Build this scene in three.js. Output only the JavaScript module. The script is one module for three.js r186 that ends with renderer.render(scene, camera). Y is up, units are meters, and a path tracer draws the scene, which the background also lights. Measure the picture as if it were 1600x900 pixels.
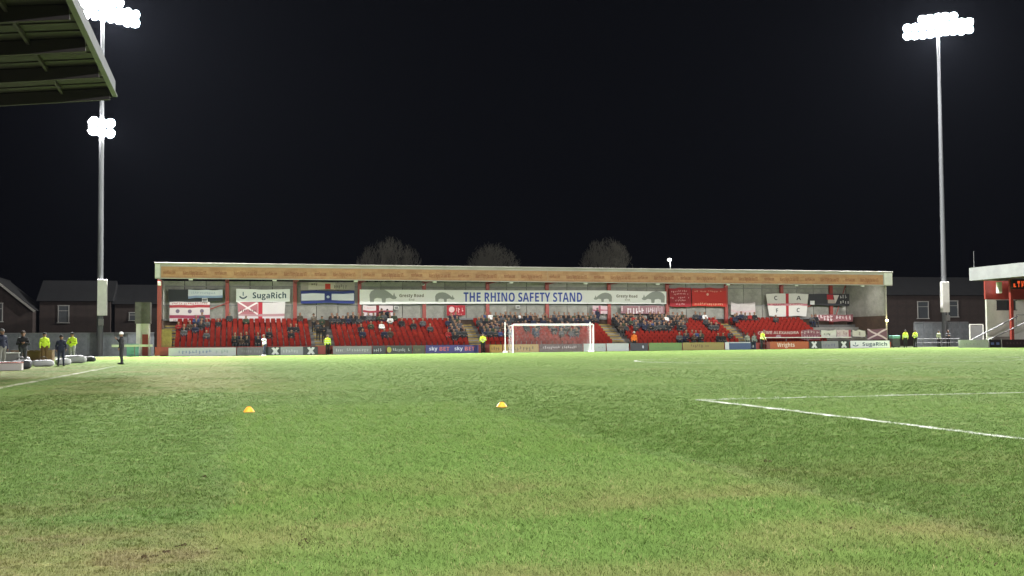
import * as THREE from 'three';
import { mergeGeometries, mergeVertices } from 'three/addons/utils/BufferGeometryUtils.js';
import { RectAreaLightUniformsLib } from 'three/addons/lights/RectAreaLightUniformsLib.js';
import { MarchingCubes } from 'three/addons/objects/MarchingCubes.js';

// ---------------------------------------------------------------- camera, sky, moon, exposure
// World: x metres from the left touchline, y up, -z metres along the pitch from the near goal line.
const scene = new THREE.Scene();
const CAM = { f: 1867.07, pitch: 0.0453241, roll: -0.0068119, yaw: 0.2293554, x: 5.5278, y: 1.0302, a: -2.6088 };
const camera = new THREE.PerspectiveCamera(2 * Math.atan(450 / CAM.f) * 180 / Math.PI, 16 / 9, 0.1, 900);
camera.position.set(CAM.x, CAM.y, -CAM.a);
camera.rotation.order = 'YXZ';
camera.rotation.set(CAM.pitch, -CAM.yaw, CAM.roll);
scene.add(camera);

const SKY_W = 64, SKY_H = 32, skyData = new Float32Array(SKY_W * SKY_H * 4);
for (let j = 0; j < SKY_H; j++) for (let i = 0; i < SKY_W; i++) {
  const o = (j * SKY_W + i) * 4;
  skyData[o] = 0.0003; skyData[o + 1] = 0.0003; skyData[o + 2] = 0.0008; skyData[o + 3] = 1;   // even night sky
}
const skyTex = new THREE.DataTexture(skyData, SKY_W, SKY_H, THREE.RGBAFormat, THREE.FloatType);
skyTex.mapping = THREE.EquirectangularReflectionMapping; skyTex.magFilter = THREE.LinearFilter; skyTex.needsUpdate = true;
scene.background = skyTex; scene.environment = skyTex;

const moon = new THREE.DirectionalLight(0xdfe6ff, 0.01);
moon.position.set(-60, 120, 40); moon.target.position.set(35, 0, -50); moon.castShadow = true;
Object.assign(moon.shadow.camera, { left: -110, right: 110, top: 110, bottom: -110, near: 1, far: 400 });
scene.add(moon, moon.target);

const renderer = new THREE.WebGLRenderer({ antialias: true });
renderer.setSize(1024, 576);
renderer.toneMapping = THREE.LinearToneMapping;
renderer.toneMappingExposure = 1.12;
renderer.shadowMap.enabled = true;

const FLOOD = 32000;                       // candela of one full floodlight head
const BLADE_LIFT = 1.27;                        // blade colour raised to make up for the blades shading each other
const ADDED_STRIP = 76;                          // added, unseen strip lamps under the stand roof
scene.fog = new THREE.FogExp2(0xccd6f2, 0.00002);

// ---------------------------------------------------------------- helpers
function rng(seed) { let s = seed >>> 0; return () => { s = (s + 0x6D2B79F5) >>> 0; let t = Math.imul(s ^ (s >>> 15), 1 | s); t = (t + Math.imul(t ^ (t >>> 7), 61 | t)) ^ t; return ((t ^ (t >>> 14)) >>> 0) / 4294967296; }; }
const hash2 = (i, j, s = 0) => { let h = Math.imul(i, 374761393) + Math.imul(j, 668265263) + Math.imul(s, 974711); h = Math.imul(h ^ (h >>> 13), 1274126177); return ((h ^ (h >>> 16)) >>> 0) / 4294967296; };
function vnoise(x, y, s = 0) {
  const i = Math.floor(x), j = Math.floor(y), u = x - i, v = y - j, a = u * u * (3 - 2 * u), b = v * v * (3 - 2 * v);
  return (hash2(i, j, s) * (1 - a) + hash2(i + 1, j, s) * a) * (1 - b) + (hash2(i, j + 1, s) * (1 - a) + hash2(i + 1, j + 1, s) * a) * b;
}
const fbm = (x, y, s = 0, n = 4) => { let v = 0, a = 0.5, t = 0; for (let k = 0; k < n; k++) { v += a * vnoise(x, y, s + k * 17); t += a; a *= 0.5; x *= 2.03; y *= 2.03; } return v / t; };
const clamp = (x, a = 0, b = 1) => Math.min(b, Math.max(a, x));
const smooth = (a, b, x) => { const t = clamp((x - a) / (b - a)); return t * t * (3 - 2 * t); };
const lerp = (a, b, t) => a + (b - a) * t;
const mix3 = (a, b, t) => [lerp(a[0], b[0], t), lerp(a[1], b[1], t), lerp(a[2], b[2], t)];
const G = (x) => 0.0033 * clamp(x - 5, 0, 75);          // the ground rises a little towards the far touchline

// a pixel of the photograph -> direction -> point on a plane the thing touches
function ray(px, py) {
  let u = px - 800, v = py - 450, c = Math.cos(-CAM.roll), s = Math.sin(-CAM.roll);
  [u, v] = [c * u - s * v, s * u + c * v];
  let x = u / CAM.f, y = -v / CAM.f, z = 1;
  c = Math.cos(CAM.pitch); s = Math.sin(CAM.pitch); [y, z] = [y * c + z * s, -y * s + z * c];
  c = Math.cos(CAM.yaw); s = Math.sin(CAM.yaw); [x, z] = [x * c + z * s, -x * s + z * c];
  return [x, y, z];
}
const atA = (px, py, A) => { const r = ray(px, py), t = (A - CAM.a) / r[2]; return { x: CAM.x + r[0] * t, y: CAM.y + r[1] * t, a: A }; };
function project(x, y, a) {
  let X = x - CAM.x, Y = y - CAM.y, Z = a - CAM.a, c = Math.cos(CAM.yaw), s = Math.sin(CAM.yaw);
  [X, Z] = [X * c - Z * s, X * s + Z * c];
  c = Math.cos(CAM.pitch); s = Math.sin(CAM.pitch); [Y, Z] = [Y * c - Z * s, Y * s + Z * c];
  const u = CAM.f * X / Z, v = -CAM.f * Y / Z; c = Math.cos(CAM.roll); s = Math.sin(CAM.roll);
  return { px: 800 + c * u - s * v, py: 450 + s * u + c * v, d: Z };
}

const used = {};
function numbered(n) { if (!(n in used)) { used[n] = 0; return n; } used[n]++; return n + '_' + String(used[n]).padStart(3, '0'); }
function tag(o, label, category, group) { o.userData.label = label; o.userData.category = category; if (group) o.userData.group = group; return o; }
function thing(name, label, category, x = 0, y = 0, a = 0, turn = 0, group) {
  const o = new THREE.Group(); o.name = numbered(name); o.position.set(x, y, -a); o.rotation.y = turn; scene.add(o);
  return tag(o, label, category, group);
}
function part(name, geo, mat, parent) {
  const m = new THREE.Mesh(Array.isArray(geo) ? merge(geo) : geo, mat); m.name = name; parent.add(m); return m;
}
function struct(name, geo, mat) { const m = new THREE.Mesh(geo, mat); m.name = numbered(name); m.userData.kind = 'structure'; scene.add(m); return m; }
function merge(list) {
  const gs = list.map((g) => { g = g.index ? g.toNonIndexed() : g; for (const k of Object.keys(g.attributes)) if (!['position', 'normal', 'uv'].includes(k)) g.deleteAttribute(k); return g; });
  return mergeGeometries(gs);
}
// chamfered box; uv in metres
function box(w, h, d, x = 0, y = 0, z = 0, b = 0) {
  let g;
  if (b > 0) {
    const s = new THREE.Shape(); s.moveTo(-w / 2 + b, -h / 2); s.lineTo(w / 2 - b, -h / 2); s.lineTo(w / 2, -h / 2 + b); s.lineTo(w / 2, h / 2 - b); s.lineTo(w / 2 - b, h / 2); s.lineTo(-w / 2 + b, h / 2); s.lineTo(-w / 2, h / 2 - b); s.lineTo(-w / 2, -h / 2 + b);
    g = new THREE.ExtrudeGeometry(s, { depth: d - 2 * b, bevelEnabled: true, bevelThickness: b, bevelSize: b * 0.99, bevelOffset: -b * 0.99, bevelSegments: 1, curveSegments: 2 });
    g.translate(0, 0, -(d - 2 * b) / 2);
  } else {
    g = new THREE.BoxGeometry(w, h, d);
    const p = g.attributes.position, n = g.attributes.normal, uv = g.attributes.uv;
    for (let i = 0; i < p.count; i++) { const ax = Math.abs(n.getX(i)), ay = Math.abs(n.getY(i)); uv.setXY(i, ax > 0.5 ? p.getZ(i) : p.getX(i), ay > 0.5 ? p.getZ(i) : p.getY(i)); }
  }
  return g.translate(x, y, z);
}
function bar(p, q, r0, r1 = r0, n = 8) {
  const a = new THREE.Vector3(...p), b = new THREE.Vector3(...q), d = b.clone().sub(a), L = d.length();
  const g = new THREE.CylinderGeometry(r1, r0, L, n, 1); g.translate(0, L / 2, 0);
  g.applyQuaternion(new THREE.Quaternion().setFromUnitVectors(new THREE.Vector3(0, 1, 0), d.normalize()));
  return g.translate(a.x, a.y, a.z);
}
const lin = (r, g, b) => new THREE.Color().setRGB(r, g, b);
// tiling grain texture: values about 'mid', in linear grey
function grainTex(size, seed, lo, hi, cells, tint) {
  const d = new Uint8Array(size * size * 4);
  const per = (x, y, n, s) => { const i = Math.floor(x), j = Math.floor(y), u = x - i, v = y - j, m = (k) => ((k % n) + n) % n; const a = u * u * (3 - 2 * u), b = v * v * (3 - 2 * v); return (hash2(m(i), m(j), s) * (1 - a) + hash2(m(i + 1), m(j), s) * a) * (1 - b) + (hash2(m(i), m(j + 1), s) * (1 - a) + hash2(m(i + 1), m(j + 1), s) * a) * b; };
  for (let j = 0; j < size; j++) for (let i = 0; i < size; i++) {
    let v = 0, t = 0; for (const [n, w] of cells) { v += w * per(i / size * n, j / size * n, n, seed + n); t += w; }
    v = clamp(0.5 + (v / t - 0.5) * 1.9); const q = lerp(lo, hi, v), o = (j * size + i) * 4;
    for (let c = 0; c < 3; c++) d[o + c] = 255 * clamp(q * (tint ? lerp(tint[0][c], tint[1][c], hash2(i, j, seed + 5) * 0.5 + v * 0.5) : 1)); d[o + 3] = 255;
  }
  const t = new THREE.DataTexture(d, size, size); t.wrapS = t.wrapT = THREE.RepeatWrapping; t.magFilter = THREE.LinearFilter; t.minFilter = THREE.LinearMipmapLinearFilter; t.generateMipmaps = true; t.needsUpdate = true; return t;
}
const rep = (t, x, y = x) => { const c = t.clone(); c.repeat.set(x, y); c.needsUpdate = true; return c; };
const dirt = grainTex(256, 11, 0.62, 1.0, [[4, 1], [13, 0.8], [40, 0.6], [128, 0.5]]);
const dirtSoft = grainTex(256, 12, 0.8, 1.0, [[3, 1], [9, 0.7], [40, 0.5], [128, 0.4]]);
const std = (color, roughness = 0.7, extra = {}) => new THREE.MeshStandardMaterial({ color, roughness, metalness: 0, ...extra });
const matte = (color, roughness, extra = {}) => new THREE.MeshPhysicalMaterial({ color, roughness, metalness: 0, specularIntensity: 0.08, ...extra });
const M = {
  concrete: std(lin(0.26, 0.25, 0.23), 0.9, { map: rep(dirt, 0.35) }),
  darkConcrete: std(lin(0.13, 0.125, 0.12), 0.9, { map: rep(dirt, 0.35) }),
  ochre: std(lin(0.34, 0.25, 0.08), 0.85, { map: rep(dirt, 0.4) }),
  redSteel: std(lin(0.3, 0.035, 0.022), 0.5, { map: rep(dirtSoft, 0.5) }),
  darkRed: std(lin(0.3, 0.035, 0.022), 0.5, { map: rep(dirtSoft, 0.5) }),
  sheet: std(lin(0.32, 0.315, 0.28), 0.65, { map: rep(dirt, 0.22) }),
  sheetB: std(lin(0.28, 0.275, 0.24), 0.65, { map: rep(dirt, 0.19) }),
  roofUnder: std(lin(0.3, 0.3, 0.3), 0.8, { map: rep(dirt, 0.2) }),
  roofTop: std(lin(0.3, 0.3, 0.3), 0.6, { map: rep(dirt, 0.2) }),
  trim: std(lin(0.33, 0.31, 0.28), 0.6, { map: rep(dirtSoft, 0.4) }),
  brownWall: std(lin(0.09, 0.055, 0.035), 0.85, { map: rep(dirt, 0.3) }),
  galv: std(lin(0.2, 0.205, 0.215), 0.55, { metalness: 0.2, map: rep(dirtSoft, 0.5) }),
  poleSteel: std(lin(0.11, 0.115, 0.125), 0.6, { metalness: 0.1, map: rep(dirt, 0.5) }),
  galvDark: std(lin(0.16, 0.165, 0.175), 0.5, { metalness: 0.3 }),
  whitePaint: std(lin(0.78, 0.78, 0.77), 0.4),
  whiteBox: std(lin(0.58, 0.58, 0.55), 0.6, { map: rep(dirtSoft, 0.5) }),
  black: std(lin(0.015, 0.015, 0.016), 0.6),
  darkGrey: std(lin(0.05, 0.052, 0.055), 0.7),
  midGrey: std(lin(0.2, 0.2, 0.2), 0.7, { map: rep(dirtSoft, 0.5) }),
  seat: [0, 1, 2, 3].map((k) => matte([lin(0.22, 0.02, 0.014), lin(0.18, 0.017, 0.012), lin(0.26, 0.026, 0.016), lin(0.2, 0.024, 0.018)][k], 0.55)),
  brick: std(lin(0.028, 0.017, 0.013), 0.9, { map: rep(dirt, 0.8) }),  // dimness of the weakly lit houses is put into this colour
  dimmedSlate: std(lin(0.012, 0.012, 0.013), 0.75, { map: rep(dirt, 0.5) }),  // house roofs, darkened in colour for the weak light on them
  glassDark: std(lin(0.05, 0.055, 0.06), 0.15),
  fence: std(lin(0.19, 0.21, 0.23), 0.6, { map: rep(dirt, 0.3) }),
  teal: std(lin(0.12, 0.3, 0.27), 0.5),
  cone: std(lin(0.85, 0.3, 0.015), 0.55),
  wood: std(lin(0.16, 0.1, 0.06), 0.8),
  strip: std(lin(0.9, 0.9, 0.9), 0.4, { emissive: lin(1, 0.97, 0.93), emissiveIntensity: 3 }),
  whiteWall: std(lin(0.62, 0.61, 0.57), 0.8, { map: rep(dirtSoft, 0.3) }),
  fasciaGrey: std(lin(0.34, 0.35, 0.36), 0.6, { map: rep(dirtSoft, 0.3) }),
  trimGrey: std(lin(0.16, 0.165, 0.175), 0.6, { map: rep(dirtSoft, 0.3) }),
  shadedRoofSteel: std(lin(0.027, 0.02, 0.023), 0.7),  // underside shade put into the colour, reddish to cancel green bounce
  barge: std(lin(0.2, 0.19, 0.17), 0.8),
  frame: std(lin(0.22, 0.215, 0.2), 0.7),
  bark: std(lin(0.13, 0.12, 0.095), 0.9),
  lamp: std(lin(0.9, 0.9, 0.9), 0.4, { emissive: lin(1, 0.985, 0.96), emissiveIntensity: 500 }),
};
function canvasTex(w, h, draw) {
  const c = document.createElement('canvas'); c.width = w; c.height = h; const g = c.getContext('2d'); draw(g, w, h);
  const t = new THREE.CanvasTexture(c); t.colorSpace = THREE.SRGBColorSpace; t.magFilter = THREE.LinearFilter; t.minFilter = THREE.LinearMipmapLinearFilter; t.generateMipmaps = true; t.anisotropy = 4; return t;
}
const rect = (g, col, x, y, w, h) => { g.fillStyle = col; g.fillRect(x, y, w, h); };
function fitText(g, s, x, y, w, h, col, font = 'bold', fam = 'sans-serif') {       // stretched to fill the box
  g.save(); g.font = `${font} 100px ${fam}`; const m = g.measureText(s).width; g.translate(x, y + h); g.scale(w / m, h / 74); g.fillStyle = col; g.textBaseline = 'alphabetic'; g.fillText(s, 0, 0); g.restore();
}
function scrawl(g, x, y, w, h, col, seed, n = 14) {                                  // lettering too small to read in the photograph
  const r = rng(seed); g.fillStyle = col; const step = w / n;
  for (let k = 0; k < n; k++) if (r() > 0.14) { const t = step * (0.25 + r() * 0.2); g.fillRect(x + k * step, y + (r() > 0.7 ? 0 : h * 0.25), t, h * (r() > 0.7 ? 1 : 0.75)); if (r() > 0.4) g.fillRect(x + k * step, y + h * (0.3 + 0.5 * r()), step * 0.75, h * 0.18); }
}

// ---------------------------------------------------------------- the ground
const GD = [0.07, 0.128, 0.017], GM = [0.094, 0.158, 0.038], GL = [0.116, 0.182, 0.05], WORN = [0.168, 0.156, 0.064], SOIL = [0.12, 0.085, 0.05];
function turf(x, a) {
  const wob = (fbm(x * 0.7, a * 0.7, 3, 2) - 0.5) * 0.25, q = (x + wob - 9.3) / 3.9, fr = q - Math.floor(q), side = (Math.floor(q) & 1) ? 1 : q < -1 ? -0.45 : -1;
  const edge = Math.min(1, Math.min(fr, 1 - fr) * 3.9 / 0.16);
  const inBox = x > 13.24 && a < 16.5 ? 0.3 : 1;
  const mow = side * edge * inBox; let t = 0.52;
  const qa = (a + wob * 1.5 - 17.5) / 6.2, fa = qa - Math.floor(qa), sa = (Math.floor(qa) & 1) ? 1 : -1;
  const band = sa * Math.min(1, Math.min(fa, 1 - fa) * 6.2 / 0.4) * (a > 17.5 || inBox < 1 ? 1 : 0.1);
  turf.lean = clamp(mow * 0.8 + band * 0.45, -1, 1);
  t += (fbm(x * 0.35, a * 0.35, 21, 4) - 0.5) * 0.55;
  let c = mix3(mix3(GD, GM, clamp(t * 2)), GL, clamp(t * 2 - 1));
  // thin, straw-coloured wear
  const n1 = fbm(x * 0.8, a * 1.0, 41, 5), n2 = fbm(x * 3.4, a * 3.8, 51, 3), n3 = fbm(x * 0.22, a * 0.16, 61, 3);
  let w = smooth(7.4, 3.8, a) * smooth(0.18, 0.75, n1) * 0.95;
  w = Math.max(w, smooth(-3.5, 1.5, x) * smooth(8.6, 4.5, x) * smooth(13, 30, a) * smooth(92, 55, a) * smooth(0.28, 0.6, n3 * 0.6 + n1 * 0.4) * 0.95);
  w = Math.max(w, smooth(0.2, -0.6, x) * smooth(-6, -3, x) * smooth(0.3, 0.55, n1) * smooth(70, 50, a));
  w = Math.max(w, smooth(0.58, 0.75, n3) * smooth(0.4, 0.6, n1) * 0.35);
  w = clamp(w * (0.4 + 0.85 * n2));
  c = mix3(c, WORN, w);
  const s = smooth(0.6, 0.76, n2) * smooth(0.42, 0.62, n1) * smooth(8, 4.5, a);
  c = mix3(c, SOIL, s * 0.32);
  const g = 0.88 + 0.24 * fbm(x * 7, a * 7, 71, 2);
  return [c[0] * g, c[1] * g, c[2] * g];
}
const unev = (x, a) => (x > -6 && x < 24 && a > 0 && a < 24) ? (fbm(x * 1.7, a * 1.7, 81, 3) - 0.5) * 0.032 * smooth(24, 5, a) * smooth(24, 14, x) : 0;   // small hollows in the turf
function lines(spans) { const out = []; for (const [a, b, s] of spans) { const n = Math.max(1, Math.round((b - a) / s)); for (let i = 0; i < n; i++) out.push(a + (b - a) * i / n); } out.push(spans[spans.length - 1][1]); return out; }
{
  const xs = lines([[-160, -20, 10], [-20, -6, 0.6], [-6, 24, 0.13], [24, 76, 0.45], [76, 260, 10]]);
  const zs = lines([[-60, 0, 5], [0, 30, 0.13], [30, 106, 0.45], [106, 420, 14]]);
  const pos = [], col = [], uv = [], idx = [];
  for (const a of zs) for (const x of xs) {
    const bump = unev(x, a);
    pos.push(x, G(x) + bump, -a); uv.push(x / 2.2, a / 2.2);
    const c = (x > -7 && x < 76 && a < 106 && a > -12) ? turf(x, a) : [0.05, 0.05, 0.045]; col.push(...c);
  }
  const W = xs.length; for (let j = 0; j + 1 < zs.length; j++) for (let i = 0; i + 1 < W; i++) { const k = j * W + i; idx.push(k, k + 1, k + W, k + 1, k + W + 1, k + W); }
  const g = new THREE.BufferGeometry(); g.setAttribute('position', new THREE.Float32BufferAttribute(pos, 3)); g.setAttribute('color', new THREE.Float32BufferAttribute(col, 3)); g.setAttribute('uv', new THREE.Float32BufferAttribute(uv, 2)); g.setIndex(idx); g.computeVertexNormals();
  const grain = grainTex(1024, 31, 0.45, 1, [[36, 0.5], [90, 0.9], [220, 1.1], [480, 1]], [[0.9, 0.86, 0.72], [1, 1, 1]]);
  const bumpT = grainTex(512, 33, 0, 1, [[60, 0.6], [150, 1], [256, 1]]);
  struct('football_pitch', g, matte(lin(1.3, 1.3, 1.3), 0.95, { vertexColors: true, map: grain, bumpMap: bumpT, bumpScale: 0.012, sheen: 0.3, sheenColor: lin(0.6, 0.78, 0.3), sheenRoughness: 0.9 }));
}
// standing blades, thinning out with the distance as far as they can be told apart
{
  const r = rng(5), P = [], N = [], I = [];
  for (let b = 0; b < 22; b++) {
    const x = (r() - 0.5) * 0.1, z = (r() - 0.5) * 0.1, h = 0.005 + r() * 0.009, an = r() * 6.283, le = 0.005 + r() * 0.014, w = 0.0008 + r() * 0.0006;
    const cx = Math.cos(an), sz = Math.sin(an), k = P.length / 3, wx = -sz * w, wz = cx * w;
    P.push(x - wx, -0.003, z - wz, x + wx, -0.003, z + wz, x + cx * le * 0.4 - wx * 0.8, h * 0.6, z + sz * le * 0.4 - wz * 0.8, x + cx * le * 0.4 + wx * 0.8, h * 0.6, z + sz * le * 0.4 + wz * 0.8, x + cx * le, h, z + sz * le);
    for (let q = 0; q < 5; q++) N.push(cx * 0.15, 0.975, sz * 0.15);
    I.push(k, k + 1, k + 2, k + 1, k + 3, k + 2, k + 2, k + 3, k + 4);
  }
  const g = new THREE.BufferGeometry(); g.setAttribute('position', new THREE.Float32BufferAttribute(P, 3)); g.setAttribute('normal', new THREE.Float32BufferAttribute(N, 3)); g.setIndex(I);
  const spots = [], q = rng(9), RHO = 2100;
  for (let d = 4.5; d < 125; ) {                                   // rings: even density inside each
    const d1 = d * 1.06, half = 0.56, area = half * (d1 * d1 - d * d), n = Math.round(area * RHO * Math.min(1, (8 / d) ** 2));
    for (let k = 0; k < n; k++) {
      const dd = Math.sqrt(d * d + q() * (d1 * d1 - d * d)), th = CAM.yaw + (q() - 0.5) * 2 * half, x = CAM.x + dd * Math.sin(th), a = CAM.a + dd * Math.cos(th);
      if (x > -7 && x < 76 && a < 104.4 && a > 0.2) spots.push([x, a, dd]);
    }
    d = d1;
  }
  const mesh = new THREE.InstancedMesh(g, matte(lin(1, 1, 1), 0.9, { side: THREE.DoubleSide, transmission: 0.3, thickness: 0 }), spots.length), m = new THREE.Matrix4(), e = new THREE.Euler(), qq = new THREE.Quaternion(), col = new THREE.Color(), tilt = new THREE.Quaternion(), axisX = new THREE.Vector3(1, 0, 0);
  spots.forEach(([x, a, d], i) => {
    const wear = turf(x, a), dry = wear[0] / wear[1], s = (0.8 + q() * 0.4) * (dry > 0.85 ? 0.8 : 1);
    const lean = turf.lean; e.set((q() - 0.5) * 0.25, q() * 6.283, (q() - 0.5) * 0.25); qq.setFromEuler(e).premultiply(tilt.setFromAxisAngle(axisX, 0.4 * lean));   // the mower lays the grass one way, then the other
    m.compose(new THREE.Vector3(x, G(x) + unev(x, a), -a), qq, new THREE.Vector3(s, s * (0.75 + q() * 0.5), s)); mesh.setMatrixAt(i, m);
    const v = (0.88 + q() * 0.3) * BLADE_LIFT, straw = q() > 0.94 ? 0.5 : 0;
    const onLine = (Math.abs(x - 13.24) < 0.06 && a < 16.56) || (Math.abs(a - 16.5) < 0.06 && x > 13.18 && x < 54);
    const c = onLine && q() < 0.6 ? [0.46, 0.48, 0.42] : mix3(wear, [0.26, 0.22, 0.11], straw);
    mesh.setColorAt(i, col.setRGB(c[0] * v, c[1] * v, c[2] * v));
  });
  mesh.name = 'grass_blades'; mesh.userData.kind = 'stuff'; tag(mesh, 'short mown grass blades covering the football pitch', 'grass'); scene.add(mesh);
}
// painted lines, ragged where the paint is worn
function paint(name, pts, w, keep, tone = [0.72, 0.73, 0.69], seed = 1) {
  const P = [], C = [], I = [], r = rng(seed), U = []; let prev = -1, dist = 0;
  const out = []; for (let k = 0; k + 1 < pts.length; k++) { const [x0, a0] = pts[k], [x1, a1] = pts[k + 1], L = Math.hypot(x1 - x0, a1 - a0), n = Math.max(1, Math.round(L / 0.12)); for (let i = 0; i < n; i++) out.push([x0 + (x1 - x0) * i / n, a0 + (a1 - a0) * i / n, (x1 - x0) / L, (a1 - a0) / L]); if (k + 2 === pts.length) out.push([x1, a1, (x1 - x0) / L, (a1 - a0) / L]); }
  out.forEach(([x, a, dx, da], i) => {
    const wl = w / 2 + (r() - 0.5) * 0.035, wr = w / 2 + (r() - 0.5) * 0.035, k = P.length / 3, z = 0;
    const y = G(x) + unev(x, a) + 0.006;
    const b = keep(x, a), n = clamp(b + (vnoise(x * 3.1, a * 3.1, seed) - 0.5) * 0.9 + (r() - 0.5) * 0.3), c = mix3(turf(x, a).map((v) => v * 0.95), tone, n);
    P.push(x - da * wl, y, -(a + dx * wl), x + da * wr, y, -(a - dx * wr)); C.push(...c, ...c); U.push(0, i * 0.1, 0.05, i * 0.1);
    if (i && b > 0.02) I.push(k - 2, k - 1, k, k - 1, k + 1, k);
  });
  const g = new THREE.BufferGeometry(); g.setAttribute('position', new THREE.Float32BufferAttribute(P, 3)); g.setAttribute('color', new THREE.Float32BufferAttribute(C, 3)); g.setAttribute('uv', new THREE.Float32BufferAttribute(U, 2)); g.setIndex(I); g.computeVertexNormals();
  struct(name, g, matte(lin(1, 1, 1), 0.9, { vertexColors: true, side: THREE.DoubleSide }));
}
{
  const W = 66.8, L = 100.6, b0 = 13.24, b1 = W - 13.24;
  paint('penalty_area_side_line', [[b0, 0], [b0, 16.56]], 0.115, () => 0.72, undefined, 3);
  paint('penalty_area_front_line', [[b0 - 0.05, 16.5], [b1, 16.5]], 0.11, () => 0.58, undefined, 4);
  paint('touchline', [[0, 0], [0, 58]], 0.24, (x, a) => lerp(0.55, 0.1, smooth(40, 57, a)), [0.5, 0.48, 0.36], 5);
  const circ = []; for (let k = 0; k <= 120; k++) { const t = k / 120 * Math.PI * 2; circ.push([W / 2 + 9.15 * Math.cos(t), L / 2 + 9.15 * Math.sin(t)]); }
  paint('centre_circle', circ, 0.13, (x, a) => (x < 25.4 ? 1 : 0.45), undefined, 6);
  paint('halfway_line', [[W / 2 - 9.15, L / 2], [W, L / 2]], 0.12, () => 0.5, undefined, 7);
  paint('goal_line', [[2, L], [W, L]], 0.14, (x) => (x < 17 || (x > 21 && x < 29) ? 1 : 0.45), undefined, 8);
}
// divots and clods of soil kicked out of the turf
{
  const g = new THREE.IcosahedronGeometry(1, 1), p = g.attributes.position; for (let i = 0; i < p.count; i++) { const s = 0.75 + 0.5 * hash2(Math.round(p.getX(i) * 50), Math.round(p.getY(i) * 50 + p.getZ(i) * 90), 4); p.setXYZ(i, p.getX(i) * s, p.getY(i) * s * 0.6, p.getZ(i) * s); } g.computeVertexNormals();
  const r = rng(77), list = [];
  const cl = (px, py, n, sx, sy, s) => { for (let k = 0; k < n; k++) list.push([px + (r() - 0.5) * 2 * sx, py + (r() - 0.5) * 2 * sy, s * (0.5 + r())]); };
  cl(226, 876, 3, 6, 3, 0.017); cl(245, 868, 3, 10, 3, 0.012); cl(263, 862, 3, 8, 2, 0.013); cl(285, 850, 4, 10, 3, 0.011);
  cl(470, 852, 22, 50, 8, 0.011); cl(520, 855, 8, 20, 8, 0.009); cl(530, 804, 3, 8, 2, 0.013); cl(500, 816, 4, 14, 2, 0.011); cl(322, 747, 2, 3, 1, 0.02); cl(600, 770, 3, 12, 2, 0.012); cl(700, 800, 4, 80, 12, 0.009); cl(440, 785, 6, 24, 5, 0.011);
  cl(1340, 798, 14, 40, 5, 0.012); cl(1380, 842, 20, 120, 30, 0.01); cl(1500, 870, 18, 80, 22, 0.012); cl(1200, 725, 2, 6, 1, 0.02); cl(1020, 812, 5, 14, 4, 0.012); cl(1560, 795, 8, 40, 5, 0.012); cl(180, 776, 2, 4, 1, 0.016); cl(900, 745, 14, 500, 30, 0.009); cl(1000, 850, 50, 560, 45, 0.007); cl(1450, 850, 40, 150, 45, 0.009); cl(400, 830, 30, 330, 50, 0.007);
  const mesh = new THREE.InstancedMesh(g, matte(lin(0.04, 0.03, 0.015), 0.95), list.length), m = new THREE.Matrix4(), q = new THREE.Quaternion(), e = new THREE.Euler();
  list.forEach(([px, py, s], i) => { const v = ray(px, py), t = -CAM.y / v[1], x = CAM.x + v[0] * t, a = CAM.a + v[2] * t; e.set(r(), r() * 6, r()); q.setFromEuler(e); m.compose(new THREE.Vector3(x, G(x) + unev(x, a) + 0.006, -a), q, new THREE.Vector3(s * 0.9, s * 0.6, s * 0.7)); mesh.setMatrixAt(i, m); });
  mesh.name = 'soil_clods'; mesh.userData.kind = 'stuff'; tag(mesh, 'small dark clods of soil kicked out of the near turf', 'soil'); scene.add(mesh);
}

// ---------------------------------------------------------------- floodlight pylons
function lampBank(parent, y, turn, tilt, cols, rows, w, gap) {
  const bank = new THREE.Group(); bank.name = 'lamp_bank'; bank.position.y = y; bank.rotation.y = turn; parent.add(bank);
  const span = cols * w + 0.2;
  const fr = []; for (let k = 0; k < rows; k++) fr.push(box(span, 0.12, 0.12, 0, (k - (rows - 1) / 2) * gap, -0.25)); for (const s of [-0.42, 0, 0.42]) fr.push(box(0.1, gap * (rows - 1) + 0.3, 0.1, s * span, 0, -0.25 - 0.125));
  part('frame', fr, M.galvDark, bank);
  const hg = new THREE.LatheGeometry([[0.0, -0.24], [0.18, -0.22], [0.32, -0.05], [0.398, 0.12], [0.402, 0.14], [0.39, 0.14]].map(([a, b]) => new THREE.Vector2(a, b)), 16).rotateX(Math.PI / 2);
  const gg = new THREE.SphereGeometry(0.43, 20, 7, 0, Math.PI * 2, 0, Math.PI / 2).scale(1, 0.4, 1).rotateX(Math.PI / 2).translate(0, 0, 0.1);
  for (let i = 0; i < cols; i++) for (let k = 0; k < rows + (cols > 4 && i > 1 && i < cols - 2 ? 1 : 0); k++) {  // extra middle row added so the outline bulges like lamp glare
    const h = part('floodlight', hg, M.galvDark, bank); h.position.set((i - (cols - 1) / 2) * w, (k - (rows - 1) / 2) * gap, 0.02); h.rotation.x = tilt; h.position.y += (hash2(i, k, cols) - 0.5) * 0.12; h.rotation.y = (hash2(i, k, 7) - 0.5) * 0.5;
    const l = new THREE.Mesh(gg, M.lamp); l.name = 'lens'; h.add(l);
  }
  return bank;
}
function floodLight(x, y, a, aimX, aimA, power, angle = 1.15, pen = 1) {
  const d = new THREE.Vector3(aimX - x, -y, -(aimA - a)).normalize();
  const s = new THREE.SpotLight(lin(1, 0.99, 0.965), power, 0, angle, pen, 2); s.position.set(x, y, -a).addScaledVector(d, 1.1); s.target.position.set(aimX, 0, -aimA); s.castShadow = true; s.shadow.radius = 30; s.shadow.mapSize.set(2048, 2048); scene.add(s, s.target);
}
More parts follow.
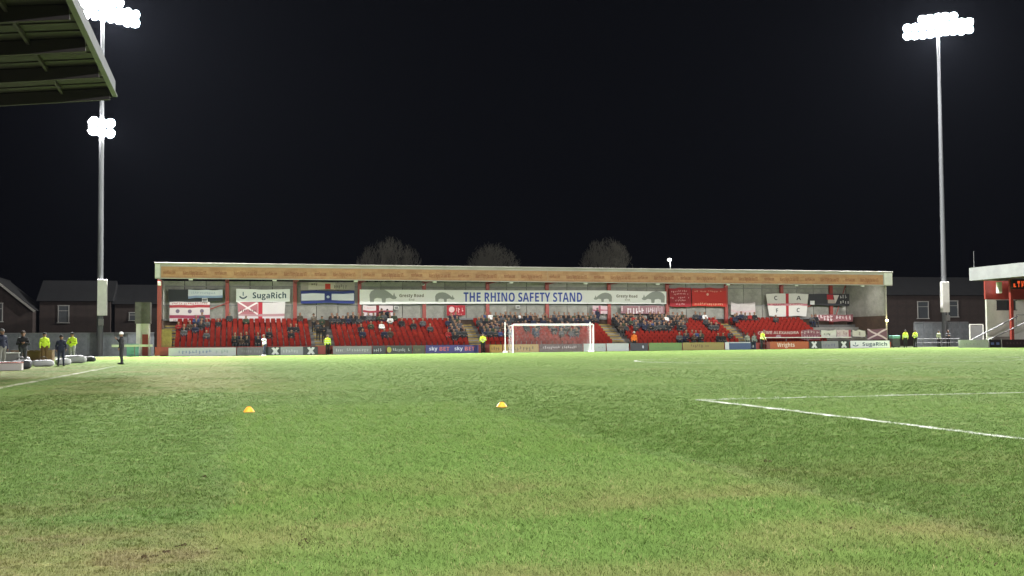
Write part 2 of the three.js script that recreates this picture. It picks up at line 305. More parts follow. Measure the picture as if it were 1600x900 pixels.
function pylon(x, a, H, label, opts = {}) {
  const t = thing('floodlight_pylon', label, 'floodlight', x, G(x), a, 0, 'floodlight pylons at the pitch corners');
  const y0 = 0.0;
  part('pole', [new THREE.CylinderGeometry(0.16, 0.3, H - y0, 20).translate(0, H / 2, 0), new THREE.CylinderGeometry(0.55, 0.55, 0.08, 20).translate(0, 0.04, 0)], M.poleSteel, t);
  part('climbing_guard', [box(0.85, 3.3, 0.5, opts.guard ?? 0, 5.35, 0.3, 0.03)], M.whiteBox, t);
  part('control_box', [box(0.45, 0.6, 0.3, 0.12, 3.1, 0.36, 0.02)], M.midGrey, t);
  const ang = Math.atan2(33.4 - x, -(50 - a)), aim = opts.aim ?? [33.4, 50];
  lampBank(t, H, ang, 0.42, 9, 2, 0.8, 0.84);
  floodLight(x, G(x) + H, a, aim[0], aim[1], opts.power ?? FLOOD, opts.angle, opts.pen);
  if (opts.mid) { lampBank(t, opts.mid, opts.midTurn, 0.4, 3, 2, 0.78, 0.85); floodLight(x, opts.mid, a, 20, 70, FLOOD * 0.2); }
  return t;
}
pylon(-6.3, 112, 31.7, 'tall grey floodlight pylon with two lamp banks beside the grey fence', { mid: 21, midTurn: 0.5, guard: 0.22, aim: [34, 42], angle: 1.36, pen: 0.15 });
pylon(80.7, 113, 34.8, 'tall grey floodlight pylon with one lamp bank in front of the brick terrace', { guard: -0.12, aim: [32, 42], angle: 1.36, pen: 0.15 });
pylon(-3, -20, 32, 'tall grey floodlight pylon at the near corner beside the main stand', { aim: [40, 62], angle: 1.0, power: FLOOD * 0.38 });
pylon(84, -24, 32, 'tall grey floodlight pylon behind the near corner of the low side stand', { aim: [28, 62], angle: 1.0, power: FLOOD * 0.6 });

// ---------------------------------------------------------------- goal
{
  const W = 66.8, L = 100.6, t = thing('football_goal', 'white football goal with net in front of the red seats', 'goal', W / 2, G(33), L);
  for (const s of [-1, 1]) part('post', bar([s * 3.72, 0, 0], [s * 3.72, 2.5, 0], 0.06, 0.06, 14), M.whitePaint, t);
  part('crossbar', bar([-3.66, 2.5, 0], [3.66, 2.5, 0], 0.06, 0.06, 14), M.whitePaint, t);
  for (const s of [-1, 1]) part('net_support', [bar([s * 4.0, 0, -1.9], [s * 4.0, 2.75, -1.9], 0.04), new THREE.CylinderGeometry(0.2, 0.22, 0.16, 12).translate(s * 4.0, 0.08, -1.9)], M.whitePaint, t);
  const n = [], r = 0.0018; const wire = (p, q) => n.push(bar(p, q, r, r, 3));
  for (let k = 0; k <= 60; k++) { const x = -3.72 + k * 0.124; wire([x, 0.02, -1.85], [x, 2.4, -1.85]); wire([x, 2.46, -0.05], [x, 2.4, -1.85]); }
  for (let k = 0; k <= 20; k++) wire([-3.72, 0.02 + k * 0.119, -1.85], [3.72, 0.02 + k * 0.119, -1.85]);
  for (let k = 1; k < 15; k++) wire([-3.72, 2.46 - k * 0.004, -0.05 - k * 0.12], [3.72, 2.46 - k * 0.004, -0.05 - k * 0.12]);
  for (const s of [-3.72, 3.72]) { for (let k = 0; k <= 15; k++) wire([s, 0.02, -0.05 - k * 0.12], [s, 2.44, -0.05 - k * 0.12]); for (let k = 0; k <= 20; k++) wire([s, 0.02 + k * 0.119, -0.05], [s, 0.02 + k * 0.119, -1.85]); }
  const net = part('net', n, M.whitePaint, t); net.userData.kind = 'stuff';
  for (const s of [-1, 1]) part('guy_rope', [bar([s * 3.72, 2.42, -1.85], [s * 4.0, 2.72, -1.9], 0.008, 0.008, 4)], M.whitePaint, t);
}

// ---------------------------------------------------------------- the all-seater stand behind the far goal
const ROWS = 9, rowA = (r) => 106.7 + 0.72 * r, rowY = (r) => 0.3 + 0.27 * r;
const AISLES = [13.4, 27.7, 41.9, 54.7], SEAT_X0 = 0.7, SEAT_X1 = 63.4;
const standColumns = [4.97, 11.29, 17.47, 23.8, 30.17, 36.29, 42.82, 49.11, 55.61, 61.9, 67.6];
const roofY = (x) => 8.12 - 0.0046 * (x + 1.15);
{
  const t = thing('spectator_stand', 'long low stand with red seats, grey back wall and tan lettered roof edge', 'stand', 0, 0, 0);
  const xL = -1.1, xR = 69.9, xm = (xL + xR) / 2, w = xR - xL;
  for (let r = 0; r < ROWS; r++) part('terrace_step', box(w - 0.8, rowY(r) + 0.12 + 0.3, r === ROWS - 1 ? 1.6 : 0.718, xm, (rowY(r) + 0.12 - 0.3) / 2 + 0.06, -(rowA(r) + (r === ROWS - 1 ? 0.44 : 0))), r % 2 ? M.concrete : M.darkConcrete, t);
  part('front_wall', box(w, 0.75, 0.14, xm, 0.375 + 0.06, -105.85), M.darkRed, t);
  // aisles of small ochre steps
  for (const x of [...AISLES, -0.05]) {
    const g = []; for (let r = 0; r < ROWS; r++) { const y = rowY(r) + 0.18; g.push(box(1.15, 0.14, 0.36, x, y + 0.075, -(rowA(r) + 0.17)), box(1.15, 0.02, 0.71, x, y + 0.012, -rowA(r))); }
    part('aisle_steps', [...g], M.ochre, t);
  }
  part('aisle_wall', box(0.9, 2.3, 0.2, -0.15, 1.2, -106.2), M.ochre, t);
  // back wall: separate sheets between the columns
  const edges = [xL + 0.2, ...standColumns, xR - 0.4];
  for (let b = 0; b + 1 < edges.length; b++) {
    const n = edges[b + 1] - edges[b] > 3.5 ? 3 : 1, sw = (edges[b + 1] - edges[b]) / n;
    for (let k = 0; k < n; k++) for (let q = 0; q < 2; q++) {
      const y0 = q ? 4.72 : 3.42, y1 = q ? 7.0 : 4.68;
      part('wall_panel', box(sw - 0.05, y1 - y0, 0.05, edges[b] + sw * (k + 0.5), (y0 + y1) / 2, -114.0 - hash2(b, k, q) * 0.012), (b + k + q) % 3 ? M.sheet : M.sheetB, t);
    }
  }
  part('back_framing', [box(w - 0.4, 0.09, 0.1, xm, 4.7, -113.9), box(w - 0.4, 0.16, 0.16, xm, 3.36, -113.9), box(w - 0.4, 0.1, 0.1, xm, 6.5, -113.92)], M.midGrey, t);
  part('back_base_wall', box(w - 0.3, 3.3, 0.2, xm, 1.65, -114.1), M.brownWall, t);
  for (const x of standColumns) part('column', [box(0.34, 5.0, 0.03, x, 4.7, -113.58), box(0.34, 5.0, 0.03, x, 4.7, -113.82), box(0.04, 5.0, 0.21, x, 4.7, -113.7)], M.redSteel, t);
  for (const x of standColumns) part('rafter', [box(0.2, 0.34, 8.2, x, 6.98, -109.7)], M.darkRed, t);
  part('end_post', [box(0.36, 6.6, 0.36, xL + 0.35, 3.4, -106.0)], M.redSteel, t);
  part('end_post', [box(0.12, 6.4, 0.12, xR - 0.35, 3.3, -106.0)], M.trim, t);
  // end walls
  part('end_wall', [box(0.08, 3.6, 7.7, xL + 0.2, 5.2, -110.05)], M.sheetB, t);
  part('end_wall', [box(0.08, 3.4, 7.7, xR - 0.35, 1.75, -110.05)], M.brownWall, t);
  part('end_wall', [box(0.08, 3.6, 7.7, xR - 0.35, 5.25, -110.05)], M.sheet, t);
  part('brace', [bar([68.0, 3.4, -113.6], [69.3, 6.9, -113.6], 0.05)], M.darkRed, t);
  part('brace', [bar([62.2, 3.5, -113.5], [66.8, 5.4, -113.5], 0.05)], M.darkRed, t);
  part('brace', [bar([5.2, 5.0, -113.5], [0.4, 3.2, -113.5], 0.05)], M.darkRed, t);
  // roof with its printed edge
  const roof = new THREE.Group(); roof.name = 'roof'; roof.position.set(xm, roofY(xm), -105.4); roof.rotation.z = -0.0046; t.add(roof);
  part('roof_deck', [box(w, 0.12, 9.2, 0, -0.16, -4.7)], M.roofTop, roof);
  part('soffit', [box(w - 0.3, 0.05, 9.0, 0, -0.78, -4.65)], M.roofUnder, roof);
  part('fascia_box', [box(w, 1.36, 0.16, 0, -0.68, -0.02)], M.trim, roof);
  part('gutter', [box(w + 0.1, 0.16, 0.2, 0, -0.02, 0.1, 0.02), box(w, 0.07, 0.06, 0, -1.32, 0.1)], M.trim, roof);
  part('end_cap', [box(0.9, 1.3, 0.05, w / 2 - 0.45, -0.68, 0.1)], M.whiteBox, roof);
  part('end_cap', [box(0.4, 1.3, 0.05, -w / 2 + 0.2, -0.68, 0.1)], M.whiteBox, roof);
  const T = canvasTex(2048, 128, (g, W, H) => {
    rect(g, '#a57c54', 0, 0, W, H); const r = rng(3); for (let k = 0; k < 500; k++) rect(g, `rgba(${r() > 0.5 ? '210,165,110' : '140,85,45'},0.12)`, r() * W, r() * H, 20 + r() * 120, 6 + r() * 30);
    const u = W / 4; for (let k = 0; k < 4; k++) { fitText(g, 'mornflake.com', k * u + 20, 46, u * 0.24, 44, '#7c3d14'); fitText(g, '✿', k * u + u * 0.33, 36, 26, 60, '#783a12'); fitText(g, 'Makers of Mighty Oats since 1675', k * u + u * 0.42, 46, u * 0.46, 48, '#7c3d14'); fitText(g, '✿', k * u + u * 0.935, 36, 26, 60, '#783a12'); }
  });
  T.wrapS = THREE.RepeatWrapping;
  const n = 4, pw = (w - 1.5) / n;
  for (let k = 0; k < n; k++) part('lettered_panel', new THREE.PlaneGeometry(pw - 0.01, 0.98).translate(-w / 2 + 0.5 + pw * (k + 0.5), -0.78, 0.075), std(lin(0.8, 0.8, 0.8), 0.6, { map: T }), roof);
  for (let k = 0; k < 10; k++) part('roof_light', [box(0.35, 0.12, 0.2, -w / 2 + 3 + k * 7.2, -1.42, -0.1)], M.whiteBox, roof);
  part('flood_lamp', [box(0.28, 0.34, 0.2, xL + 0.35, 6.35, -105.75, 0.02)], M.whitePaint, t);
  // seats
  const back = new THREE.BoxGeometry(0.41, 0.34, 0.03, 3, 2, 1), bp = back.attributes.position;
  for (let i = 0; i < bp.count; i++) { const X = bp.getX(i), Y = bp.getY(i); bp.setXYZ(i, X * (Y > 0.1 ? 0.86 : 1), Y, bp.getZ(i) + X * X * 0.9 - Y * 0.18); }
  const seatG = merge([back.translate(0, 0.63, -0.12), box(0.38, 0.34, 0.05, 0, 0.53, 0.02).rotateX(-0.06), box(0.06, 0.42, 0.06, 0, 0.2, -0.12)]);
  seatG.computeVertexNormals();
  const all = [];
  for (let r = 0; r < ROWS; r++) for (let x = SEAT_X0; x < SEAT_X1; x += 0.5) {
    if (AISLES.some((q) => Math.abs(q - x) < 0.85)) continue;
    all.push({ r, x, d: Math.hypot(x - CAM.x, rowA(r) - CAM.a) + (r < 2 ? 25 : 0) });
  }
  all.sort((p, q) => p.d - q.d);
  const rest = [];
  all.forEach(({ r, x }, i) => {
    const jx = (hash2(r, Math.round(x * 2), 3) - 0.5) * 0.02;
    if (i < 300) { const m = part('seat', seatG, M.seat[Math.floor(hash2(r, Math.round(x * 2), 1) * 4)], t); m.position.set(x + jx, rowY(r) + 0.12 + 0.06, -(rowA(r) + 0.08)); }
    else rest.push(seatG.clone().translate(x + jx, rowY(r) + 0.18, -(rowA(r) + 0.08)));
  });
  const s = part('seat_rows', rest, M.seat[0], t); s.userData.kind = 'stuff';
}

// ---------------------------------------------------------------- printed banners, flags and boards
const matTex = (tex, rough = 0.75) => std(lin(0.86, 0.86, 0.86), rough, { map: tex, side: THREE.DoubleSide });
function banner(name, label, category, px0, px1, py0, py1, A, draw, o = {}) {
  const p = atA(px0, py0, A), q = atA(px1, py0, A), b = atA((px0 + px1) / 2, py1, A), tm = atA((px0 + px1) / 2, py0, A);
  const w = q.x - p.x, h = tm.y - b.y, W = o.res ?? 256, T = canvasTex(W, Math.max(32, Math.round(W * Math.min(1, h / w))), draw);
  const nx = 14, ny = 6, g = new THREE.PlaneGeometry(w, h, nx, ny), P = g.attributes.position, sag = o.sag ?? 0, seed = Math.round(px0);
  for (let i = 0; i < P.count; i++) {
    const u = P.getX(i) / w + 0.5, v = 0.5 - P.getY(i) / h;
    P.setZ(i, (vnoise(u * 5, v * 3, seed) - 0.5) * (o.wave ?? 0.06));
    P.setY(i, P.getY(i) - sag * h * 4 * u * (1 - u) * (1 - v * 0.5) + (vnoise(u * 4, v, seed + 9) - 0.5) * 0.12 * (o.wave ? 1 : 0));
    P.setX(i, P.getX(i) - (o.taper ?? 0) * (u - 0.5) * v * w);
  }
  g.computeVertexNormals();
  const m = new THREE.Mesh(g, matTex(T)); m.name = numbered(name); m.position.set((p.x + q.x) / 2, (tm.y + b.y) / 2, -A); scene.add(m);
  return tag(m, label, category, o.group ?? 'banners and flags hung in the stand');
}
function rhino(g, x, y, w, h, flip) {
  g.save(); g.translate(x, y); g.scale(w, h); if (flip) { g.translate(1, 0); g.scale(-1, 1); }
  g.fillStyle = '#9b9f9d'; g.beginPath();
  const p = [[0, 0.62], [0.06, 0.55], [0.1, 0.3], [0.14, 0.52], [0.24, 0.36], [0.34, 0.22], [0.46, 0.1], [0.62, 0.04], [0.8, 0.08], [0.94, 0.22], [1, 0.45], [0.98, 0.95], [0.84, 0.95], [0.82, 0.72], [0.72, 0.66], [0.56, 0.7], [0.54, 0.98], [0.42, 0.98], [0.4, 0.7], [0.26, 0.66], [0.14, 0.76], [0.04, 0.74]];
  p.forEach(([a, b], i) => (i ? g.lineTo(a, b) : g.moveTo(a, b))); g.closePath(); g.fill(); g.restore();
}
const WALL = 113.35;
banner('banner', 'wide white banner with blue capital letters and grey rhinoceros shapes', 'banner', 562, 1041, 454, 475, WALL, (g, W, H) => {
  rect(g, '#f0f1f1', 0, 0, W, H);
  rhino(g, W * 0.03, -H * 0.1, W * 0.085, H * 1.0, true); rhino(g, W * 0.235, H * 0.14, W * 0.062, H * 0.74, true);
  fitText(g, 'Gresty Road', W * 0.122, H * 0.3, W * 0.078, H * 0.22, '#5f5a4a'); fitText(g, 'End', W * 0.152, H * 0.62, W * 0.018, H * 0.14, '#6d6858', '');
  fitText(g, 'THE RHINO SAFETY STAND', W * 0.325, H * 0.14, W * 0.39, H * 0.72, '#3a50b4');
  rhino(g, W * 0.752, H * 0.14, W * 0.062, H * 0.74, false); fitText(g, 'Gresty Road', W * 0.828, H * 0.3, W * 0.073, H * 0.22, '#5f5a4a'); fitText(g, 'End', W * 0.857, H * 0.62, W * 0.018, H * 0.14, '#6d6858', '');
  rhino(g, W * 0.915, -H * 0.05, W * 0.08, H * 1.0, false);
}, { res: 2048, wave: 0.015 });
function suga(g, W, H) { rect(g, '#eef1f3', 0, 0, W, H); g.strokeStyle = '#25405c'; g.lineWidth = H * 0.1; g.beginPath(); g.arc(W * 0.13, H * 0.42, H * 0.3, 0.15 * Math.PI, 0.85 * Math.PI); g.stroke(); rect(g, '#5b7488', W * 0.12, H * 0.22, W * 0.02, H * 0.3); fitText(g, 'SugaRich', W * 0.3, H * 0.22, W * 0.64, H * 0.5, '#1f3f56'); }
banner('banner', 'charcoal banner behind a white and pale blue strip', 'banner', 263, 348, 452, 471, WALL, (g, W, H) => rect(g, '#33373c', 0, 0, W, H), { wave: 0.02 });
banner('banner', 'white and pale blue strip hung over a charcoal banner', 'banner', 294, 348, 453, 466, WALL - 0.12, (g, W, H) => { rect(g, '#d8dfea', 0, 0, W, H); rect(g, '#8fa6cc', 0, H * 0.72, W, H * 0.28); scrawl(g, W * 0.1, H * 0.2, W * 0.7, H * 0.3, '#a9b6d2', 4); }, { wave: 0.02 });
banner('flag', 'white flag with two red stripes and three small crests', 'flag', 265, 328, 472, 502, WALL, (g, W, H) => { rect(g, '#d9cfd0', 0, 0, W, H); rect(g, '#a5323c', 0, H * 0.16, W, H * 0.14); rect(g, '#9c3b55', 0, H * 0.68, W, H * 0.16); scrawl(g, W * 0.06, H * 0.03, W * 0.88, H * 0.1, '#b25f68', 2, 20); for (const x of [0.2, 0.5, 0.8]) { g.fillStyle = '#77687c'; g.beginPath(); g.arc(W * x, H * 0.48, H * 0.1, 0, 7); g.fill(); } scrawl(g, W * 0.1, H * 0.88, W * 0.8, H * 0.09, '#a4495c', 3, 18); }, { wave: 0.1 });
banner('banner', 'white banner with dark slanted lettering and a boat shaped mark', 'banner', 369, 453, 452, 472, WALL, suga, { res: 512, wave: 0.015 });
banner('flag', 'white flag with a red cross and a patterned red corner', 'flag', 371, 446, 472, 503, WALL, (g, W, H) => { rect(g, '#dcd6d8', 0, 0, W, H); rect(g, '#b8273a', W * 0.43, 0, W * 0.09, H); rect(g, '#b98d95', 0, H * 0.58, W, H * 0.12); rect(g, '#b5707b', 0, 0, W * 0.42, H * 0.6); g.strokeStyle = '#efe6e8'; g.lineWidth = H * 0.08; g.beginPath(); g.moveTo(0, 0); g.lineTo(W * 0.42, H * 0.6); g.moveTo(W * 0.42, 0); g.lineTo(0, H * 0.6); g.stroke(); scrawl(g, W * 0.05, H * 0.36, W * 0.34, H * 0.12, '#5c3038', 5, 9); rect(g, '#8c9a98', 0, H * 0.84, W * 0.42, H * 0.1); scrawl(g, W * 0.55, H * 0.85, W * 0.38, H * 0.08, '#8c9a98', 6, 9); }, { wave: 0.12, taper: 0.06 });
banner('banner', 'grey and white banner with a red shield in its middle', 'banner', 470, 554, 441, 453, WALL, (g, W, H) => { rect(g, '#9d9690', 0, 0, W, H); rect(g, '#c0b6ae', W * 0.14, 0, W * 0.5, H); rect(g, '#bb3322', W * 0.45, H * 0.15, W * 0.1, H * 0.8); scrawl(g, W * 0.2, H * 0.1, W * 0.2, H * 0.3, '#5d5550', 8, 5); scrawl(g, W * 0.62, H * 0.2, W * 0.25, H * 0.5, '#6c6660', 9, 6); }, { wave: 0.05 });
banner('flag', 'blue flag with two white panels either side of a blue middle', 'flag', 470, 554, 454, 474, WALL, (g, W, H) => { rect(g, '#27357c', 0, 0, W, H); rect(g, '#dfe3ee', W * 0.01, H * 0.22, W * 0.43, H * 0.55); rect(g, '#dfe3ee', W * 0.57, H * 0.22, W * 0.42, H * 0.55); g.fillStyle = '#c5cbe0'; g.beginPath(); g.arc(W * 0.505, H * 0.5, H * 0.12, 0, 7); g.fill(); }, { wave: 0.03 });
banner('flag', 'white flag with a dark red cross under the wide white banner', 'flag', 567, 614, 477, 497, WALL, (g, W, H) => { rect(g, '#dccfd3', 0, 0, W, H); rect(g, '#7d1f2a', W * 0.44, 0, W * 0.1, H); rect(g, '#a4404e', 0, H * 0.4, W, H * 0.16); scrawl(g, W * 0.12, H * 0.66, W * 0.28, H * 0.2, '#4d4a52', 11, 6); scrawl(g, W * 0.05, H * 0.1, W * 0.36, H * 0.12, '#cf8f99', 12, 8); }, { wave: 0.06 });
banner('flag', 'small red flag with a round white crest', 'flag', 698, 727, 477, 493, WALL, (g, W, H) => { rect(g, '#a31f2c', 0, 0, W, H); g.fillStyle = '#e3c3c3'; g.beginPath(); g.arc(W * 0.27, H * 0.42, H * 0.28, 0, 7); g.fill(); scrawl(g, W * 0.52, H * 0.12, W * 0.4, H * 0.5, '#e0b5b5', 14, 4); scrawl(g, W * 0.15, H * 0.8, W * 0.7, H * 0.13, '#d99f9f', 15, 9); }, { wave: 0.05 });
banner('flag', 'small pale pink flag beside a red column behind the standing man', 'flag', 926, 949, 478, 491, WALL, (g, W, H) => { rect(g, '#cfb3bb', 0, 0, W, H); rect(g, '#a3576a', W * 0.4, 0, W * 0.14, H); rect(g, '#a3576a', 0, H * 0.45, W, H * 0.14); }, { wave: 0.08 });
banner('banner', 'white and pink lettered cloth hanging under the rhinoceros banner end', 'banner', 970, 1038, 478, 490, WALL, (g, W, H) => { rect(g, '#8f6a70', 0, 0, W, H); scrawl(g, W * 0.02, H * 0.05, W * 0.52, H * 0.9, '#d6cdd0', 16, 8); scrawl(g, W * 0.58, H * 0.05, W * 0.4, H * 0.8, '#d0c2c7', 17, 9); }, { wave: 0.05 });
banner('banner', 'dark red banner with five lines of white lettering', 'banner', 1046, 1080, 450, 479, WALL, (g, W, H) => { rect(g, '#951a25', 0, 0, W, H); [[0.08, 0.12, 0.84], [0.2, 0.26, 0.7], [0.05, 0.46, 0.9], [0.15, 0.6, 0.6], [0.3, 0.8, 0.4]].forEach(([x, y, w], i) => scrawl(g, W * x, H * y, W * w, H * 0.09, '#dca9ab', 20 + i, 10)); }, { wave: 0.02 });
banner('banner', 'bright red banner with pale lettering along its bottom edge', 'banner', 1081, 1135, 450, 479, WALL, (g, W, H) => { rect(g, '#b5281f', 0, 0, W, H); rect(g, '#9b2b26', 0, 0, W, H * 0.16); scrawl(g, W * 0.08, H * 0.12, W * 0.8, H * 0.09, '#cc8a7c', 26, 14); scrawl(g, W * 0.08, H * 0.8, W * 0.84, H * 0.13, '#dba888', 27, 16); g.fillStyle = '#d8a090'; g.beginPath(); g.arc(W * 0.45, H * 0.36, H * 0.07, 0, 7); g.fill(); }, { wave: 0.04 });
banner('flag', 'sagging pale grey cloth slung between two red columns', 'flag', 1142, 1180, 472, 492, WALL, (g, W, H) => { rect(g, '#c1b9b9', 0, 0, W, H); rect(g, '#cbaeb2', 0, H * 0.6, W, H * 0.14); }, { wave: 0.12, sag: 0.16 });
banner('flag', 'white flag with red cross and four black letters', 'flag', 1197, 1263, 459, 494, WALL, (g, W, H) => { rect(g, '#d8d6d2', 0, 0, W, H); rect(g, '#a82430', W * 0.46, 0, W * 0.07, H); rect(g, '#b07077', 0, H * 0.43, W, H * 0.1); scrawl(g, W * 0.04, H * 0.44, W * 0.4, H * 0.08, '#6b2a30', 31, 9); scrawl(g, W * 0.56, H * 0.44, W * 0.36, H * 0.08, '#c9a5a5', 32, 9); fitText(g, 'C', W * 0.17, H * 0.1, W * 0.09, H * 0.19, '#22242a'); fitText(g, 'A', W * 0.72, H * 0.1, W * 0.11, H * 0.19, '#22242a'); fitText(g, 'F', W * 0.19, H * 0.64, W * 0.07, H * 0.18, '#22242a'); fitText(g, 'C', W * 0.73, H * 0.64, W * 0.09, H * 0.19, '#22242a'); }, { wave: 0.08, taper: 0.12 });
banner('banner', 'dark grey banner with a red block and rows of white lettering', 'banner', 1264, 1341, 459, 477, WALL - 0.1, (g, W, H) => { rect(g, '#35343a', 0, 0, W, H); rect(g, '#b02a35', W * 0.36, H * 0.06, W * 0.13, H * 0.45); rect(g, '#b9a9a2', W * 0.38, H * 0.5, W * 0.15, H * 0.32); g.fillStyle = '#d6cac6'; g.beginPath(); g.moveTo(W * 0.49, H * 0.1); g.lineTo(W * 0.61, H * 0.1); g.lineTo(W * 0.53, H * 0.82); g.fill(); scrawl(g, W * 0.63, H * 0.08, W * 0.3, H * 0.3, '#bcbabc', 33, 6); scrawl(g, W * 0.63, H * 0.55, W * 0.3, H * 0.28, '#e6e2e2', 34, 6); rect(g, '#e8e8e8', W * 0.02, H * 0.62, W * 0.09, H * 0.34); }, { wave: 0.02 });
banner('flag', 'crumpled white and pink flag lying over the topmost red seats', 'flag', 1272, 1332, 492, 502, 112.0, (g, W, H) => { rect(g, '#8e5b60', 0, 0, W, H); scrawl(g, 0, 0, W, H * 0.6, '#dcc9cb', 35, 12); scrawl(g, 0, H * 0.5, W * 0.5, H * 0.4, '#e4d9d9', 36, 6); }, { wave: 0.3 });
banner('banner', 'red banner with white capital letters over the front seats', 'banner', 1182, 1250, 516, 529, 105.7, (g, W, H) => { rect(g, '#8f1c26', 0, 0, W, H); fitText(g, 'CREWE ALEXANDRA', W * 0.03, H * 0.1, W * 0.94, H * 0.36, '#d6c3c3'); g.fillStyle = '#b694a6'; g.beginPath(); g.ellipse(W * 0.5, H * 0.76, W * 0.06, H * 0.2, 0, 0, 7); g.fill(); }, { res: 512, wave: 0.04 });
banner('flag', 'mottled pink flag beside the red lettered banner at the stand front', 'flag', 1252, 1281, 515, 531, 105.6, (g, W, H) => { rect(g, '#8a5462', 0, 0, W, H); scrawl(g, 0, H * 0.05, W, H * 0.3, '#c4a9b1', 41, 6); scrawl(g, 0, H * 0.45, W, H * 0.4, '#b58b96', 42, 7); }, { wave: 0.15 });
banner('flag', 'white flag with a short line of dark lettering at the stand front', 'flag', 1283, 1306, 516, 527, 105.6, (g, W, H) => { rect(g, '#d5d2cd', 0, 0, W, H); scrawl(g, W * 0.2, H * 0.35, W * 0.6, H * 0.3, '#3c4640', 43, 5); }, { wave: 0.08 });
banner('flag', 'white flag with pink cross pattern at the stand front', 'flag', 1307, 1329, 515, 528, 105.6, (g, W, H) => { rect(g, '#c9b7ba', 0, 0, W, H); rect(g, '#a3475a', W * 0.85, 0, W * 0.15, H); scrawl(g, W * 0.05, H * 0.15, W * 0.75, H * 0.5, '#a07f88', 44, 5); }, { wave: 0.1 });
banner('flag', 'plain off white flag at the stand front', 'flag', 1332, 1352, 516, 526, 105.6, (g, W, H) => { rect(g, '#c9c2bd', 0, 0, W, H); rect(g, '#9f9590', W * 0.5, H * 0.3, W * 0.12, H * 0.5); }, { wave: 0.1 });
banner('flag', 'purple and white diagonal cross flag at the end of the stand front', 'flag', 1355, 1386, 514, 530, 105.6, (g, W, H) => { rect(g, '#6f4a5c', 0, 0, W, H); g.strokeStyle = '#c9b3bd'; g.lineWidth = H * 0.16; g.beginPath(); g.moveTo(0, 0); g.lineTo(W, H); g.moveTo(W, 0); g.lineTo(0, H); g.stroke(); }, { wave: 0.15 });
{ // white handrail along the stand front
  const p = atA(1194, 530, 105.2), q = atA(1330, 530, 105.2), t = thing('handrail', 'white handrail in front of the red lettered banner', 'railing', p.x, G(p.x), 105.2);
  part('rail', bar([0, 1.14, 0], [q.x - p.x, 1.12, 0], 0.045), M.whitePaint, t); for (let k = 0; k < 5; k++) part('post', bar([k * (q.x - p.x) / 4, 0, 0], [k * (q.x - p.x) / 4, 1.1, 0], 0.03), M.galv, t);
}
for (const [px, py, s, where] of [[320, 469, 0.5, 'under the charcoal banner'], [619, 481, 0.42, 'beside the cross flag'], [809, 480, 0.4, 'under the blue capital letters'], [661, 444, 0.3, 'above the wide white banner']]) { const p = atA(px, py, WALL - 0.1), t = thing('wall_speaker', `small white loudspeaker box on the stand wall ${where}`, 'speaker', p.x, p.y, WALL - 0.1, 0, 'loudspeakers on the stand wall'); part('cabinet', box(s, s * 0.8, 0.3, 0, 0, 0, 0.03), M.whitePaint, t); part('grille', box(s * 0.8, s * 0.6, 0.02, 0, 0, 0.16), M.midGrey, t); }

function board(label, px0, px1, A, draw, o = {}) {
  const p = atA(px0, 550, A), q = atA(px1, 550, A), w = q.x - p.x - 0.03, h = o.h ?? 0.72, x = (p.x + q.x) / 2, t = thing('advertising_board', label, 'board', x, G(x), A, 0, o.group ?? 'advertising boards round the pitch');
  if (o.lean !== 0) t.rotation.x = -0.08;
  part('panel', box(w, h, 0.04, 0, h / 2 + 0.02, -0.026), M.midGrey, t);
  part('print', new THREE.PlaneGeometry(w, h).translate(0, h / 2 + 0.02, 0), matTex(canvasTex(256, 64, draw), 0.5), t);
  for (const s of [-0.4, 0.4]) part('foot', box(0.05, 0.06, 0.5, s * w, 0.03, -0.3), M.galvDark, t);
  return t;
}
const B = 104.6;
const xmark = (g, x, W, H) => { g.strokeStyle = '#e3e6e4'; g.lineWidth = H * 0.22; g.beginPath(); g.moveTo(W * (x - 0.05), H * 0.08); g.lineTo(W * (x + 0.05), H * 0.92); g.moveTo(W * (x + 0.05), H * 0.08); g.lineTo(W * (x - 0.05), H * 0.92); g.stroke(); };
board('pale grey board with blurred blue lettering at the corner beside the ochre steps', 263, 369, B, (g, W, H) => { rect(g, '#bfc4c6', 0, 0, W, H); scrawl(g, W * 0.15, H * 0.25, W * 0.5, H * 0.4, '#7f90ae', 51, 10); scrawl(g, W * 0.7, H * 0.25, W * 0.2, H * 0.4, '#97a7a4', 52, 5); });
board('dark grey weathered board with faint lettering', 370, 412, B, (g, W, H) => { rect(g, '#6d6c70', 0, 0, W, H); scrawl(g, W * 0.1, H * 0.3, W * 0.8, H * 0.35, '#8d8b90', 53, 10); });
board('black board with two white crosses and grey middle behind the light topped player', 413, 497, B, (g, W, H) => { rect(g, '#25302f', 0, 0, W, H); rect(g, '#9ea4a5', W * 0.3, 0, W * 0.42, H); scrawl(g, W * 0.35, H * 0.3, W * 0.3, H * 0.4, '#c6cacc', 54, 6); xmark(g, 0.2, W, H); xmark(g, 0.87, W, H); });
board('grey board with white lettering beside the first steward', 520, 581, B, (g, W, H) => { rect(g, '#8a8d8d', 0, 0, W, H); scrawl(g, W * 0.08, H * 0.3, W * 0.2, H * 0.35, '#d2d5d5', 55, 4); scrawl(g, W * 0.36, H * 0.25, W * 0.58, H * 0.4, '#b4b8b8', 56, 9); });
board('narrow charcoal board with white lettering', 582, 603, B, (g, W, H) => { rect(g, '#3d4143', 0, 0, W, H); scrawl(g, W * 0.1, H * 0.3, W * 0.8, H * 0.4, '#b6babc', 57, 5); });
board('charcoal board with a yellow disc and white lettering', 604, 644, B, (g, W, H) => { rect(g, '#39433c', 0, 0, W, H); g.fillStyle = '#b9bb48'; g.beginPath(); g.arc(W * 0.1, H * 0.5, H * 0.36, 0, 7); g.fill(); scrawl(g, W * 0.25, H * 0.3, W * 0.68, H * 0.4, '#c3c9c6', 58, 9); });
